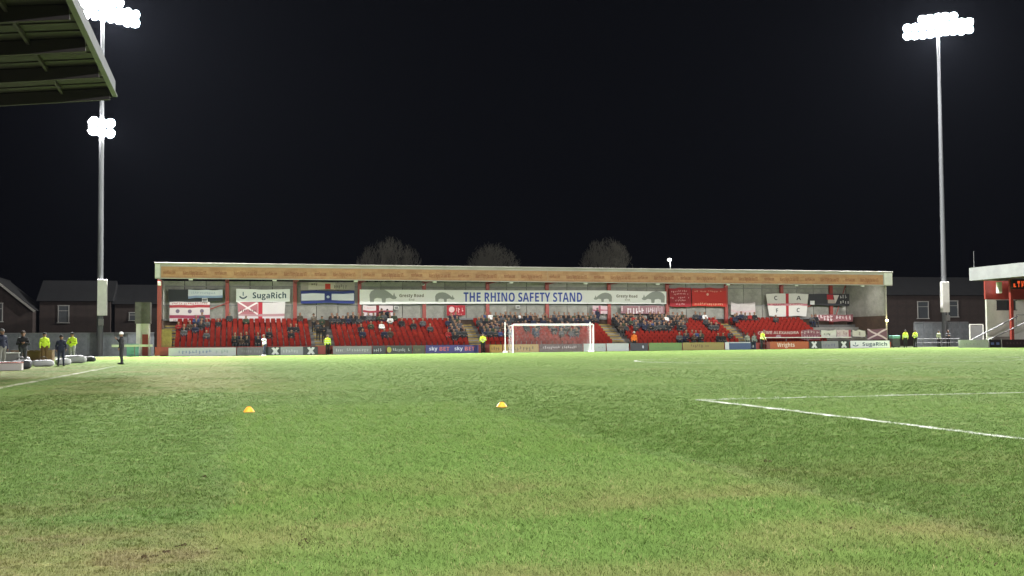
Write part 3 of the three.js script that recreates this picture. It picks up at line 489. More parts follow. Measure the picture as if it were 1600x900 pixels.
board('narrow dark olive board', 645, 664, B, (g, W, H) => { rect(g, '#4c4f33', 0, 0, W, H); scrawl(g, W * 0.2, H * 0.3, W * 0.6, H * 0.4, '#7d7d4e', 59, 5); });
board('purple board with white and red lettering twice over', 665, 748, B, (g, W, H) => { rect(g, '#34317f', 0, 0, W, H); for (const x of [0.06, 0.54]) { fitText(g, 'sky', W * x, H * 0.2, W * 0.16, H * 0.46, '#e2e4f4'); fitText(g, 'BET', W * (x + 0.19), H * 0.2, W * 0.2, H * 0.5, '#d96b6a'); } });
board('narrow yellow board beside the second steward', 765, 785, B, (g, W, H) => { rect(g, '#b58e2e', 0, 0, W, H); scrawl(g, W * 0.15, H * 0.25, W * 0.7, H * 0.4, '#6d5420', 60, 4); });
board('ochre yellow board with dark lettering behind the goal net', 786, 842, B, (g, W, H) => { rect(g, '#b08f4a', 0, 0, W, H); scrawl(g, W * 0.05, H * 0.25, W * 0.85, H * 0.5, '#6f5a24', 61, 10); });
board('dark maroon board with a line of pale lettering behind the goal net', 843, 911, B, (g, W, H) => { rect(g, '#4a2a30', 0, 0, W, H); scrawl(g, W * 0.08, H * 0.25, W * 0.8, H * 0.35, '#cbbcbf', 62, 18); });
board('plain pale grey board beside the goalpost', 912, 947, B, (g, W, H) => { rect(g, '#b9c2c0', 0, 0, W, H); scrawl(g, W * 0.3, H * 0.4, W * 0.6, H * 0.2, '#95a3a1', 63, 8); });
board('plain white board between the goal and the orange jacket', 948, 983, B, (g, W, H) => rect(g, '#c9cfd0', 0, 0, W, H));
board('dark navy board with a white mark below the orange jacket', 985, 1013, B, (g, W, H) => { rect(g, '#20242f', 0, 0, W, H); g.fillStyle = '#c7cde0'; g.beginPath(); g.arc(W * 0.72, H * 0.5, H * 0.2, 0, 7); g.fill(); });
board('plain green board beside the mustard board', 1014, 1066, B, (g, W, H) => { rect(g, '#6b9442', 0, 0, W, H); scrawl(g, W * 0.2, H * 0.6, W * 0.6, H * 0.12, '#4f7a35', 64, 8); });
board('mustard board with brown lettering', 1067, 1132, B, (g, W, H) => { rect(g, '#97893a', 0, 0, W, H); scrawl(g, W * 0.15, H * 0.25, W * 0.5, H * 0.35, '#6e4d22', 65, 10); });
board('blue board with a white end block', 1133, 1182, B, (g, W, H) => { rect(g, '#34517e', 0, 0, W, H); rect(g, '#d8dbe0', 0, 0, W * 0.13, H); rect(g, '#c3c8d2', W * 0.14, 0, W * 0.7, H * 0.14); rect(g, '#1f2c4c', W * 0.82, 0, W * 0.18, H); fitText(g, 'a', W * 0.86, H * 0.3, W * 0.08, H * 0.45, '#e6e8ee'); });
board('orange board with a white name', 1198, 1264, B, (g, W, H) => { rect(g, '#b85a1e', 0, 0, W, H); rect(g, '#7c2d1c', 0, 0, W * 0.08, H); fitText(g, 'Wrights', W * 0.25, H * 0.16, W * 0.42, H * 0.55, '#e9d9c6'); });
board('black board with two white crosses between the orange and white boards', 1265, 1328, B, (g, W, H) => { rect(g, '#23302b', 0, 0, W, H); rect(g, '#8d9092', W * 0.3, 0, W * 0.42, H); scrawl(g, W * 0.35, H * 0.35, W * 0.3, H * 0.4, '#5f6780', 67, 8); xmark(g, 0.12, W, H); xmark(g, 0.86, W, H); });
board('white board with dark slanted lettering at the end of the row', 1329, 1391, B, suga);
board('white board in front of the low side stand steps', 1498, 1545, 96, (g, W, H) => { rect(g, '#cfd4d4', 0, 0, W, H); scrawl(g, W * 0.2, H * 0.4, W * 0.6, H * 0.25, '#b0b8b8', 68, 10); });
board('dark board with two blue squares in front of the side stand', 1546, 1565, 94, (g, W, H) => { rect(g, '#23222a', 0, 0, W, H); rect(g, '#6d7fb4', W * 0.15, H * 0.35, W * 0.26, H * 0.3); rect(g, '#6d7fb4', W * 0.6, H * 0.35, W * 0.26, H * 0.3); });
board('long dark maroon board in front of the side stand', 1566, 1640, 92, (g, W, H) => { rect(g, '#2c2025', 0, 0, W, H); scrawl(g, W * 0.1, H * 0.3, W * 0.7, H * 0.3, '#4f4047', 69, 10); });

// assumed strip lamps, added behind the roof edge to light banners and seats
RectAreaLightUniformsLib.init();
for (let k = 0; k < 10; k++) {
  const x = 2.5 + k * 7.1, y = roofY(x) - 1.02, t = thing('added_strip_lamp', 'added unseen long white strip lamp under the roof of the red seated stand', 'lamp', x, y, 106.4, 0, 'added strip lamps under the stand roof');
  t.rotation.x = 0.75;                                     // faces down and back
  part('housing', box(3.0, 0.08, 0.34, 0, 0.06, 0), M.whiteBox, t);
  part('diffuser', box(2.9, 0.02, 0.28, 0, 0.005, 0), M.strip, t);
  const l = new THREE.RectAreaLight(lin(1, 0.97, 0.93), ADDED_STRIP, 2.9, 0.28); l.position.set(0, -0.03, 0); l.rotation.x = -Math.PI / 2; t.add(l);
}

// ---------------------------------------------------------------- main stand on the left: only the end of its roof shows
{
  const t = thing('main_stand', 'tall stand whose dark ribbed roof overhangs the touchline', 'stand', 0, 0, 0);
  const A1 = 77, A0 = -2, e = 17.1, X0 = -2, X1 = -30, y = (x) => e + (x - X0) * 0.1, mid = (A0 + A1) / 2, len = A1 - A0, ang = 0.0997;
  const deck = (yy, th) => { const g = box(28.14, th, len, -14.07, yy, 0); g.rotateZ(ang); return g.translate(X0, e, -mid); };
  part('roof_deck', deck(0.35, 0.1), M.shadedRoofSteel, t);
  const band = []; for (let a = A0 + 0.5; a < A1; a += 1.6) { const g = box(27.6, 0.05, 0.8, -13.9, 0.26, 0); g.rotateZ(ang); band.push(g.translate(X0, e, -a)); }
  part('lining_ribs', band, M.shadedRoofSteel, t);
  part('fascia', [box(0.12, 0.95, len + 0.2, X0 + 0.06, e + 0.35, -mid), box(0.3, 0.1, len + 0.24, X0 + 0.1, e - 0.14, -mid)], M.trimGrey, t);
  for (let a = A1 - 0.4; a > 20; a -= 6.4) { const g = box(27.4, 0.7, 0.3, -13.9, -0.12, 0); g.rotateZ(ang); part('rafter', g.translate(X0, e, -a), M.shadedRoofSteel, t); }
  for (let x = -5; x > -28; x -= 4.2) part('purlin', box(0.16, 0.24, len - 1, x, y(x) + 0.12, -mid), M.shadedRoofSteel, t);
  part('gable_edge', (() => { const g = box(28, 0.85, 0.1, -14, 0.2, 0); g.rotateZ(ang); return g.translate(X0, e, -(A1 + 0.06)); })(), M.shadedRoofSteel, t);
  part('back_wall', box(0.3, 14.6, len, X1 + 0.2, 7.3, -mid), M.brownWall, t);
  const sh = new THREE.Shape(); sh.moveTo(0, 0); for (let k = 0; k < 22; k++) { sh.lineTo(-k * 0.8, 0.9 + k * 0.42); sh.lineTo(-(k + 1) * 0.8, 0.9 + k * 0.42); } sh.lineTo(-17.6, 0); sh.closePath();
  part('seating_tier', new THREE.ExtrudeGeometry(sh, { depth: 66, bevelEnabled: false }).translate(-11.5, 0, -68), M.darkConcrete, t);
  for (let a = 4; a < 76; a += 12) part('column', box(0.5, 14.5, 0.5, X1 + 0.8, 7.2, -a), M.redSteel, t);
}

// ---------------------------------------------------------------- low stand on the right, its far end in view
{
  const t = thing('side_stand', 'low stand with grey roof edge, white end wall and red seats beside the floodlight', 'stand', 0, 0, 0);
  const A1 = 98.4, A0 = 30, X0 = 74, len = A1 - A0, mid = (A0 + A1) / 2, g0 = G(78);
  const fas = part('fascia', [box(0.12, 1.22, len, X0, 7.2, -mid)], M.fasciaGrey, t);
  part('roof_deck', [box(14, 0.12, len, X0 + 7.05, 7.5, -mid).rotateZ(0)], M.roofTop, t);
  part('gable_edge', [box(14, 1.2, 0.1, X0 + 7.05, 7.2, -(A1 + 0.06))], M.fasciaGrey, t);
  part('soffit', [box(13.6, 0.05, len - 0.2, X0 + 7, 6.85, -mid)], M.roofUnder, t);
  part('aerial', [bar([X0 + 0.2, 7.8, -98], [X0 + 0.2, 9.4, -98], 0.03, 0.015, 6)], M.galv, t);
  // end wall with a window
  const WA = 99.2;
  const P = (px, py) => atA(px, py, WA);
  const wl = P(1541, 500).x, yb = 0.2, yt = P(1541, 468).y, w0 = P(1556, 470).x, w1 = P(1587, 470).x, s0 = P(1570, 484).y, s1 = P(1570, 470).y, wr = wl + 11;
  part('end_wall', [box(w0 - wl, yt - yb, 0.2, (wl + w0) / 2, (yt + yb) / 2, -WA), box(w1 - w0, s0 - yb, 0.2, (w0 + w1) / 2, (s0 + yb) / 2, -WA), box(wr - w1, yt - yb, 0.2, (wr + w1) / 2, (yt + yb) / 2, -WA), box(w1 - w0, yt - s1 > 0.02 ? yt - s1 : 0.02, 0.2, (w0 + w1) / 2, (yt + s1) / 2, -WA)], M.whiteWall, t);
  const win = part('window', [box(w1 - w0, s1 - s0, 0.04, (w0 + w1) / 2, (s0 + s1) / 2, -(WA + 0.05))], M.glassDark, t);
  const fr = new THREE.Mesh(merge([box(w1 - w0 + 0.1, 0.07, 0.1, (w0 + w1) / 2, s0 - 0.03, -(WA - 0.09)), box(w1 - w0 + 0.1, 0.07, 0.1, (w0 + w1) / 2, s1 + 0.03, -(WA - 0.09)), box(0.06, s1 - s0, 0.1, (w0 + w1) / 2, (s0 + s1) / 2, -(WA - 0.03))]), M.darkGrey); fr.name = 'frame'; win.add(fr);
  part('wall_cap', [box(wr - wl + 0.2, 6.8 - yt, 0.25, (wl + wr) / 2, (yt + 6.8) / 2 + 0.02, -WA)], M.darkRed, t);
  const c = P(1562, 490); for (const da of [0, 12, 24, 36]) part('column', [box(0.28, 6.6, 0.28, c.x, 3.4, -(97.4 - da))], M.redSteel, t);
  part('speaker_box', [box(0.4, 1.1, 0.4, P(1551, 455).x, P(1551, 450).y, -98.2, 0.03)], M.whitePaint, t);
  // seats climbing to the right
  const seatG = merge([box(0.03, 0.36, 0.43, 0.2, 0.62, 0), box(0.4, 0.05, 0.42, 0, 0.43, 0)]), rs = [];
  for (let r = 0; r < 9; r++) {
    const x = 78.2 + r * 0.78, yy = g0 + 0.3 + r * 0.34;
    part('terrace_step', box(0.776, yy + 0.1, 60, x, (yy + 0.1) / 2, -66), M.concrete, t);
    for (let k = 0; k < 34; k++) { const m = seatG.clone().translate(x, yy + 0.1, -(95.6 - k * 0.5)); if (k < 16) { const s = part('seat', seatG, M.seat[(r + k * 3) % 4], t); s.position.set(x, yy + 0.1, -(95.6 - k * 0.5)); } else rs.push(m); }
  }
  part('seat_rows', rs, M.seat[1], t).userData.kind = 'stuff';
  // stair rails
  const q = (px, py) => { const p = atA(px, py, 96.8); return [p.x, p.y, -96.8]; };
  part('stair_rail', [bar(q(1514, 533), q(1590, 494), 0.05), bar(q(1514, 533), [q(1514, 533)[0], g0, -96.8], 0.05)], M.galv, t);
  part('stair_rail', [bar(q(1534, 536), q(1600, 505), 0.05), bar(q(1534, 536), [q(1534, 536)[0], g0, -96.8], 0.05)], M.galv, t);
  part('stair_rail', [bar(q(1588, 492), q(1640, 492), 0.04), bar(q(1588, 492), q(1588, 512), 0.04)], M.galv, t);
  part('landing', [box(3.4, 0.5, 0.9, q(1540, 530)[0] + 1.6, g0 + 0.25, -97.4), box(2.2, 1.0, 0.9, q(1540, 530)[0] + 2.6, g0 + 0.5, -98.35)], M.concrete, t);
}
{ // red dot-matrix board hung under that roof
  const A = 97, p = atA(1582, 444, A), h = 0.62, w = 4.2, t = thing('scoreboard', 'black board with glowing orange red dot lettering under the side stand roof', 'scoreboard', p.x + w / 2, p.y, A);
  part('cabinet', box(w, h + 0.3, 0.2, 0, 0, -0.12), M.black, t);
  const led = []; const pat = ['1111', '1001', '1001', '1001', '1111']; for (let c = 0; c < 9; c++) for (let i = 0; i < 4; i++) for (let j = 0; j < 5; j++) { if (hash2(c * 4 + i, j >> 1, 5) > 0.42 && i < 3) led.push(box(0.075, 0.09, 0.02, -w / 2 + 0.15 + c * 0.44 + i * 0.095, h / 2 - 0.06 - j * 0.12, 0)); }
  part('dots', led, std(lin(0.3, 0.03, 0.01), 0.5, { emissive: lin(1, 0.13, 0.03), emissiveIntensity: 0.9 }), t);
}

// ---------------------------------------------------------------- fences, houses, trees behind
function fence(label, x0, x1, A, h) {
  const t = thing('fence', label, 'fence', x0, G((x0 + x1) / 2), A), n = Math.round((x1 - x0) / 1.15), w = (x1 - x0) / n;
  const gA = box(w - 0.03, h, 0.04, w / 2, h / 2, 0); for (let k = 0; k < n; k++) { const m = part('fence_panel', gA, M.fence, t); m.position.set(k * w, 0, (k % 2) * 0.012); }
  part('top_rail', box(x1 - x0, 0.07, 0.08, (x1 - x0) / 2, h + 0.04, 0), M.galv, t);
  for (let k = 0; k <= n; k += 2) part('post', box(0.1, h + 0.02, 0.1, k * w, h / 2, -0.075), M.galvDark, t);
}
fence('long grey panel fence behind the corner floodlight with two lamp banks', -24, -1.6, 113, 2.1);
fence('grey panel fence behind the single bank floodlight', 78.9, 85.6, 116, 2.65);

function house(label, x0, x1, A, depth, eaves, ridge, gableFront, windows, wall = M.brick, o = {}) {
  const t = thing('brick_house', label, 'house', x0, 0, A), w = x1 - x0;
  if (gableFront) {
    const s = new THREE.Shape(); s.moveTo(0, 0); s.lineTo(w, 0); s.lineTo(w, eaves); s.lineTo(w / 2, ridge); s.lineTo(0, eaves); s.closePath();
    part('wall', new THREE.ExtrudeGeometry(s, { depth, bevelEnabled: false }).translate(0, 0, -depth), wall, t);
    const L = Math.hypot(w / 2, ridge - eaves) + 0.5, an = Math.atan2(ridge - eaves, w / 2);
    for (const sd of [-1, 1]) { const g = box(L, 0.14, depth + 0.6, 0, 0, 0); g.rotateZ(-sd * an); const rf = part('roof', g.translate(w / 2 + sd * (w / 4 + 0.08), (eaves + ridge) / 2 + 0.1, -depth / 2), M.dimmedSlate, t); const bg = box(L, 0.24, 0.06, 0, 0, 0); bg.rotateZ(-sd * an); const b = new THREE.Mesh(bg.translate(w / 2 + sd * (w / 4 + 0.08), (eaves + ridge) / 2 - 0.06, 0.335), M.barge); b.name = 'bargeboard'; rf.add(b); }
  } else {
    part('wall', box(w, eaves, depth, w / 2, eaves / 2, -depth / 2), wall, t);
    const s = new THREE.Shape(); s.moveTo(0.4, eaves); s.lineTo(-depth / 2, ridge); s.lineTo(-depth - 0.4, eaves); s.closePath();
    const g = new THREE.ExtrudeGeometry(s, { depth: w, bevelEnabled: false }); g.rotateY(-Math.PI / 2); g.rotateY(0);
    const rf = part('roof', roofPrism(w, depth, eaves, ridge), M.dimmedSlate, t);
    for (let c = 0; c < (o.chimneys ?? 0); c++) { const ch = new THREE.Mesh(box(0.9, 1.5, 0.6, w * (0.25 + 0.5 * c), ridge + 0.3, -depth / 2), wall); ch.name = 'chimney'; rf.add(ch); }
  }
  for (const [wx, wy, ww, wh] of windows) {
    const f = part('window', [box(ww, wh, 0.06, wx - x0, wy, 0.005)], M.glassDark, t);
    const fg = merge([box(ww + 0.16, 0.1, 0.1, wx - x0, wy + wh / 2, 0.035), box(ww + 0.24, 0.1, 0.16, wx - x0, wy - wh / 2, 0.065), box(0.09, wh - 0.1, 0.1, wx - x0 - ww / 2, wy, 0.035), box(0.09, wh - 0.1, 0.1, wx - x0 + ww / 2, wy, 0.035), box(ww - 0.1, 0.06, 0.08, wx - x0, wy + wh * 0.2, 0.03)]);
    const m = new THREE.Mesh(fg, M.frame); m.name = 'frame'; f.add(m);
  }
  return t;
}
function roofPrism(w, d, e, r) {
  const P = [[-0.3, e, 0.4], [w + 0.3, e, 0.4], [w + 0.3, r, -d / 2], [-0.3, r, -d / 2], [-0.3, e, -d - 0.4], [w + 0.3, e, -d - 0.4]], F = [[0, 1, 2], [0, 2, 3], [3, 2, 5], [3, 5, 4], [0, 3, 4], [1, 5, 2], [0, 4, 5], [0, 5, 1]], v = [], uv = [];
  for (const f of F) for (const k of f) { v.push(...P[k]); uv.push(P[k][0], P[k][1] + P[k][2]); }
  const g = new THREE.BufferGeometry(); g.setAttribute('position', new THREE.Float32BufferAttribute(v, 3)); g.setAttribute('uv', new THREE.Float32BufferAttribute(uv, 2)); g.computeVertexNormals(); return g;
}
house('dimmed brick house with a front gable and pale bargeboards beyond the fence', -23.5, -15.6, 135, 9, 4.9, 8.2, true, [[-19.2, 4.6, 1.1, 2.0]]);
house('dimmed brick house with one pale framed window beyond the fence', -15.2, -7.8, 137, 9, 5.9, 8.4, false, [[-12.7, 4.45, 1.1, 1.9]]);
house('dimmed brick house hidden behind the fence beside the stand', -7.4, 1.5, 138, 9, 5.6, 8.0, false, [[-5.3, 4.2, 1.1, 0.9]]);
house('dimmed brick terrace with two sash windows behind the single bank floodlight', 83, 100, 130, 9, 6.5, 9.0, false, [[88.75, 4.66, 1.45, 2.1], [92.9, 4.8, 1.4, 2.0]]);
{ // white hut at the corner of the stand
  const p = atA(225, 550, 109), t = thing('hut', 'small white and grey hut against the red post at the stand corner', 'hut', -2.1, 0, 109);
  part('wall', box(1.1, 2.9, 1.6, -0.2, 1.45, 0), M.whiteWall, t); part('upper_wall', box(1.3, 1.9, 1.8, -0.2, 3.86, 0), M.darkConcrete, t); part('door', box(0.5, 1.9, 0.04, 0.02, 1.0, 0.82), M.darkRed, t);
}
function tree(label, x, A, H, R, seed, upright) {
  const t = thing('bare_tree', label, 'tree', x, 0, A, 0, 'bare trees behind the stand'), r = rng(seed), limbs = [], twigs = [];
  const up = new THREE.Vector3(0, 1, 0);
  (function grow(p, d, len, rad, depth) {
    const q = p.clone().addScaledVector(d, len); (depth < 2 ? limbs : twigs).push([p, q, Math.max(rad, 0.014), Math.max(rad * 0.68, 0.01)]);
    if (depth >= 7) return;
    const n = depth === 0 ? 8 : depth < 5 ? 3 : (r() > 0.4 ? 3 : 2);
    for (let k = 0; k < n; k++) {
      const nd = d.clone().add(new THREE.Vector3(r() - 0.5, (r() - 0.35) * 0.7 * upright, r() - 0.5).multiplyScalar(depth === 0 ? 1.9 : 1.4)).addScaledVector(up, 0.12 * upright).normalize();
      const s = p.clone().lerp(q, depth === 0 ? 0.75 + r() * 0.25 : 0.5 + r() * 0.5); grow(s, nd, len * (0.62 + r() * 0.22), rad * (0.5 + r() * 0.12), depth + 1);
    }
  })(new THREE.Vector3(0, 0, 0), new THREE.Vector3(0.03, 1, 0).normalize(), H * 0.34, 0.26, 0);
  const at = (f, k) => { const v = twigs.map(f).sort((a, b) => a - b); return v[Math.floor(v.length * k)]; };
  const cx = at((w) => w[1].x, 0.5), cz = at((w) => w[1].z, 0.5), sy = H / at((w) => w[1].y, 0.93), sx = R / at((w) => Math.abs(w[1].x - cx), 0.9);
  const fit = ([p, q, r0, r1], n) => bar([(p.x - cx) * sx, p.y * sy, (p.z - cz) * sx], [(q.x - cx) * sx, q.y * sy, (q.z - cz) * sx], r0, r1, n);
  const inside = (w) => { const x = (w[1].x - cx) * sx / R, z = (w[1].z - cz) * sx / R, y = (w[1].y * sy - H * 0.62) / (H * 0.38), f = 0.9 + 0.25 * hash2(Math.round(w[1].x * 9), Math.round(w[1].z * 9), seed); return x * x + z * z + (y > 0 ? y * y : y * y * 0.5) < f; };
  const lg = merge(limbs.map((w) => fit(w, 6))), tg = merge(twigs.filter(inside).map((w) => fit(w, 3)));
  part('trunk', lg, M.bark, t); part('crown', tg, M.bark, t);
}
tree('tallest bare tree above the stand roof, wide lopsided crown', 25.0, 150, 14.6, 4.6, 3, 1.2);
tree('lowest bare tree above the stand roof, flat topped crown', 38.7, 150, 14.0, 4.2, 21, 1.0);
tree('bare tree above the stand roof with a narrow upright crown', 54.0, 150, 14.9, 4.1, 12, 1.6);
{
  const p = atA(1046, 406, 150), t = thing('street_lamp', 'small lit street lamp above the stand roof', 'street lamp', p.x, 0, 150);
  part('pole', bar([0.25, 0, 0], [0.1, p.y, 0], 0.08, 0.05), M.galv, t); part('lantern', new THREE.SphereGeometry(0.24, 12, 8).scale(1.2, 0.9, 1).translate(0, p.y, 0), std(lin(0.9, 0.9, 0.9), 0.4, { emissive: lin(1, 0.98, 0.92), emissiveIntensity: 6 }), t);
  const l = new THREE.PointLight(lin(1, 0.97, 0.9), 60, 0, 2); l.position.set(0, p.y - 0.05, 0.35); l.castShadow = true; t.add(l);
}
{
  const p = atA(1384, 501, 106), t = thing('wall_lamp', 'small yellow lamp on the end post of the stand', 'lamp', p.x, p.y, 105.8);
  part('lens', new THREE.SphereGeometry(0.16, 12, 8), std(lin(0.9, 0.85, 0.5), 0.4, { emissive: lin(1, 0.85, 0.35), emissiveIntensity: 3 }), t); part('bracket', box(0.08, 0.08, 0.3, 0.1, -0.02, -0.2), M.galvDark, t);
  const l = new THREE.PointLight(lin(1, 0.85, 0.4), 4, 0, 2); l.position.set(0, 0, 0.3); l.castShadow = true; t.add(l);
}

// ---------------------------------------------------------------- training cones
for (const [px, py, lab] of [[389, 645, 'orange marker cone on the bare grass beside the worn wing'], [784, 638.5, 'orange marker cone on the edge of the dark mown stripe']]) {
  const v = ray(px, py), k = -CAM.y / v[1], x = CAM.x + v[0] * k, a = CAM.a + v[2] * k;
  const g = new THREE.LatheGeometry([[0.1, 0.0], [0.098, 0.006], [0.078, 0.03], [0.055, 0.058], [0.034, 0.076], [0.03, 0.079], [0.027, 0.074], [0.05, 0.05], [0.09, 0.002]].map(([p, q]) => new THREE.Vector2(p, q)), 28);
  const m = new THREE.Mesh(g, M.cone); m.name = numbered('marker_cone'); m.position.set(x, G(x) + 0.012, -a); m.scale.set(0.84, 0.95, 0.84); scene.add(m); tag(m, lab, 'cone', 'marker cones on the grass');
}

// ---------------------------------------------------------------- people
const TAGS = { skin: 0, top: 1, legs: 2, shoe: 3, hair: 4 };
function bodyShape(bones, lo, hi, res, fingers = []) {
  const mc = new MarchingCubes(res, new THREE.MeshStandardMaterial(), false, false, 60000); mc.isolation = 0;
  const B = bones.map(([p, q, r0, r1, tg, sx]) => ({ p, d: [q[0] - p[0], q[1] - p[1], q[2] - p[2]], r0, r1, tg, L: Math.max(1e-6, (q[0] - p[0]) ** 2 + (q[1] - p[1]) ** 2 + (q[2] - p[2]) ** 2) }));
  const dist = (b, x, y, z) => { const ax = x - b.p[0], ay = y - b.p[1], az = z - b.p[2], t = clamp((ax * b.d[0] + ay * b.d[1] + az * b.d[2]) / b.L), ex = ax - b.d[0] * t, ey = ay - b.d[1] * t, ez = az - b.d[2] * t; return Math.sqrt(ex * ex + ey * ey + ez * ez) - (b.r0 + (b.r1 - b.r0) * t); };
  const half = res / 2, K = 0.035, cx = [0, 1, 2].map((i) => (lo[i] + hi[i]) / 2), hx = [0, 1, 2].map((i) => (hi[i] - lo[i]) / 2);
  for (let k = 0; k < res; k++) for (let j = 0; j < res; j++) for (let i = 0; i < res; i++) {
    const x = cx[0] + hx[0] * (i - half) / half, y = cx[1] + hx[1] * (j - half) / half, z = cx[2] + hx[2] * (k - half) / half;
    let s = 9; for (const b of B) { const d = dist(b, x, y, z); const h = clamp(0.5 + 0.5 * (s - d) / K); s = lerp(s, d, h) - K * h * (1 - h); }
    mc.field[i + j * res + k * res * res] = -s;
  }
  mc.update();
  let g = new THREE.BufferGeometry(); const n = mc.count; g.setAttribute('position', new THREE.Float32BufferAttribute(Array.from(mc.positionArray.slice(0, n * 3)), 3));
  const P = g.attributes.position; for (let i = 0; i < P.count; i++) P.setXYZ(i, cx[0] + hx[0] * P.getX(i), cx[1] + hx[1] * P.getY(i), cx[2] + hx[2] * P.getZ(i));
  g = mergeVertices(g, 1e-4); g.computeVertexNormals();
  if (fingers.length) { const f = merge(fingers.map(([p, q, r]) => bar(p, q, r, r * 0.85, 5))); f.deleteAttribute('uv'); const bg = g.toNonIndexed(); g = mergeGeometries([bg, f]); }
  const tags = new Uint8Array(g.attributes.position.count), Q = g.attributes.position;
  for (let i = 0; i < tags.length; i++) { let best = 9, tg = 'skin'; for (const b of B) { const d = dist(b, Q.getX(i), Q.getY(i), Q.getZ(i)); if (d < best) { best = d; tg = b.tg; } } tags[i] = TAGS[tg]; }
  return { g, tags, tris: (g.index ? g.index.count : Q.count) / 3 };
}
function dress(shape, pal, band) {            // pal: skin, top, legs, shoe, hair
  const g = shape.g.clone(), n = shape.tags.length, C = new Float32Array(n * 3), P = g.attributes.position;
  for (let i = 0; i < n; i++) { let c = pal[shape.tags[i]]; if (band && shape.tags[i] === 1 && band.some(([a, b]) => P.getY(i) > a && P.getY(i) < b)) c = [0.62, 0.62, 0.6]; C.set(c, i * 3); }
  g.setAttribute('color', new THREE.BufferAttribute(C, 3)); return g;
}
const clothMat = std(lin(1, 1, 1), 0.85, { vertexColors: true });
const hand = (w, dir, s) => { const out = [], [x, y, z] = w; const d = new THREE.Vector3(...dir).normalize(), sd = new THREE.Vector3(0, 0, 1).addScaledVector(d, -d.z).normalize(); const at = (u, v, k) => [x + d.x * u + sd.x * v + k * s, y + d.y * u + sd.y * v, z + d.z * u + sd.z * v]; [[-0.03, 0.16], [-0.01, 0.18], [0.01, 0.175], [0.03, 0.15]].forEach(([v, l]) => { out.push([at(0.07, v, 0), at(0.12, v, -0.008), 0.0095], [at(0.12, v, -0.008), at(l, v, -0.03), 0.0085]); }); out.push([at(0.03, 0.035, 0), at(0.09, 0.06, -0.01), 0.011]); return out; };
function standingBones({ elbows, wrists, stride = 0, lean = 0, headTurn = 0 }) {
  const z = (y) => lean * Math.max(0, y - 0.9), b = [], f = [];
  b.push([[-0.08, 0.93, 0], [0.08, 0.93, 0], 0.125, 0.125, 'legs'], [[-0.08, 1.06, z(1.06)], [0.08, 1.06, z(1.06)], 0.125, 0.125, 'top'], [[-0.12, 1.32, z(1.32)], [0.12, 1.32, z(1.32)], 0.125, 0.125, 'top'], [[0, 0.98, 0.01], [0, 1.4, z(1.4)], 0.135, 0.12, 'top']);
  const hz = z(1.6) + 0.015; b.push([[0, 1.42, z(1.42)], [0, 1.55, hz - 0.01], 0.06, 0.055, 'skin'], [[0, 1.6, hz], [0, 1.665, hz - 0.012], 0.084, 0.097, 'skin'], [[0, 1.555, hz + 0.045], [0, 1.57, hz + 0.05], 0.045, 0.05, 'skin'], [[headTurn * 0.05, 1.64, hz + 0.095], [headTurn * 0.06, 1.605, hz + 0.108], 0.012, 0.018, 'skin']);
  for (const s of [-1, 1]) {
    const fz = stride * s; b.push([[s * 0.085, 0.64 + 0.02, hz * 0], [s * 0.085, 0.66, 0], 0.01, 0.01, 'legs'], [[s * 0.09, 0.9, 0], [s * 0.105, 0.49, fz * 0.6 + 0.02], 0.105, 0.068, 'legs'], [[s * 0.105, 0.49, fz * 0.6 + 0.02], [s * 0.11, 0.09, fz - 0.02], 0.066, 0.046, 'legs'], [[s * 0.11, 0.05, fz - 0.04], [s * 0.125, 0.045, fz + 0.15], 0.05, 0.042, 'shoe']);
    b.push([[s * 0.088, 1.62, hz - 0.005], [s * 0.1, 1.63, hz - 0.01], 0.02, 0.02, 'skin']);
    const sh = [s * 0.19, 1.38, z(1.38)], e = elbows[s < 0 ? 0 : 1], w = wrists[s < 0 ? 0 : 1]; b.push([sh, e, 0.066, 0.052, 'top'], [e, w, 0.052, 0.038, 'top']);
    const d = [w[0] - e[0], w[1] - e[1], w[2] - e[2]], L = Math.hypot(...d); b.push([w, [w[0] + d[0] / L * 0.07, w[1] + d[1] / L * 0.07, w[2] + d[2] / L * 0.07], 0.032, 0.034, 'skin']); f.push(...hand(w, d, s));
  }
  return { b, f };
}
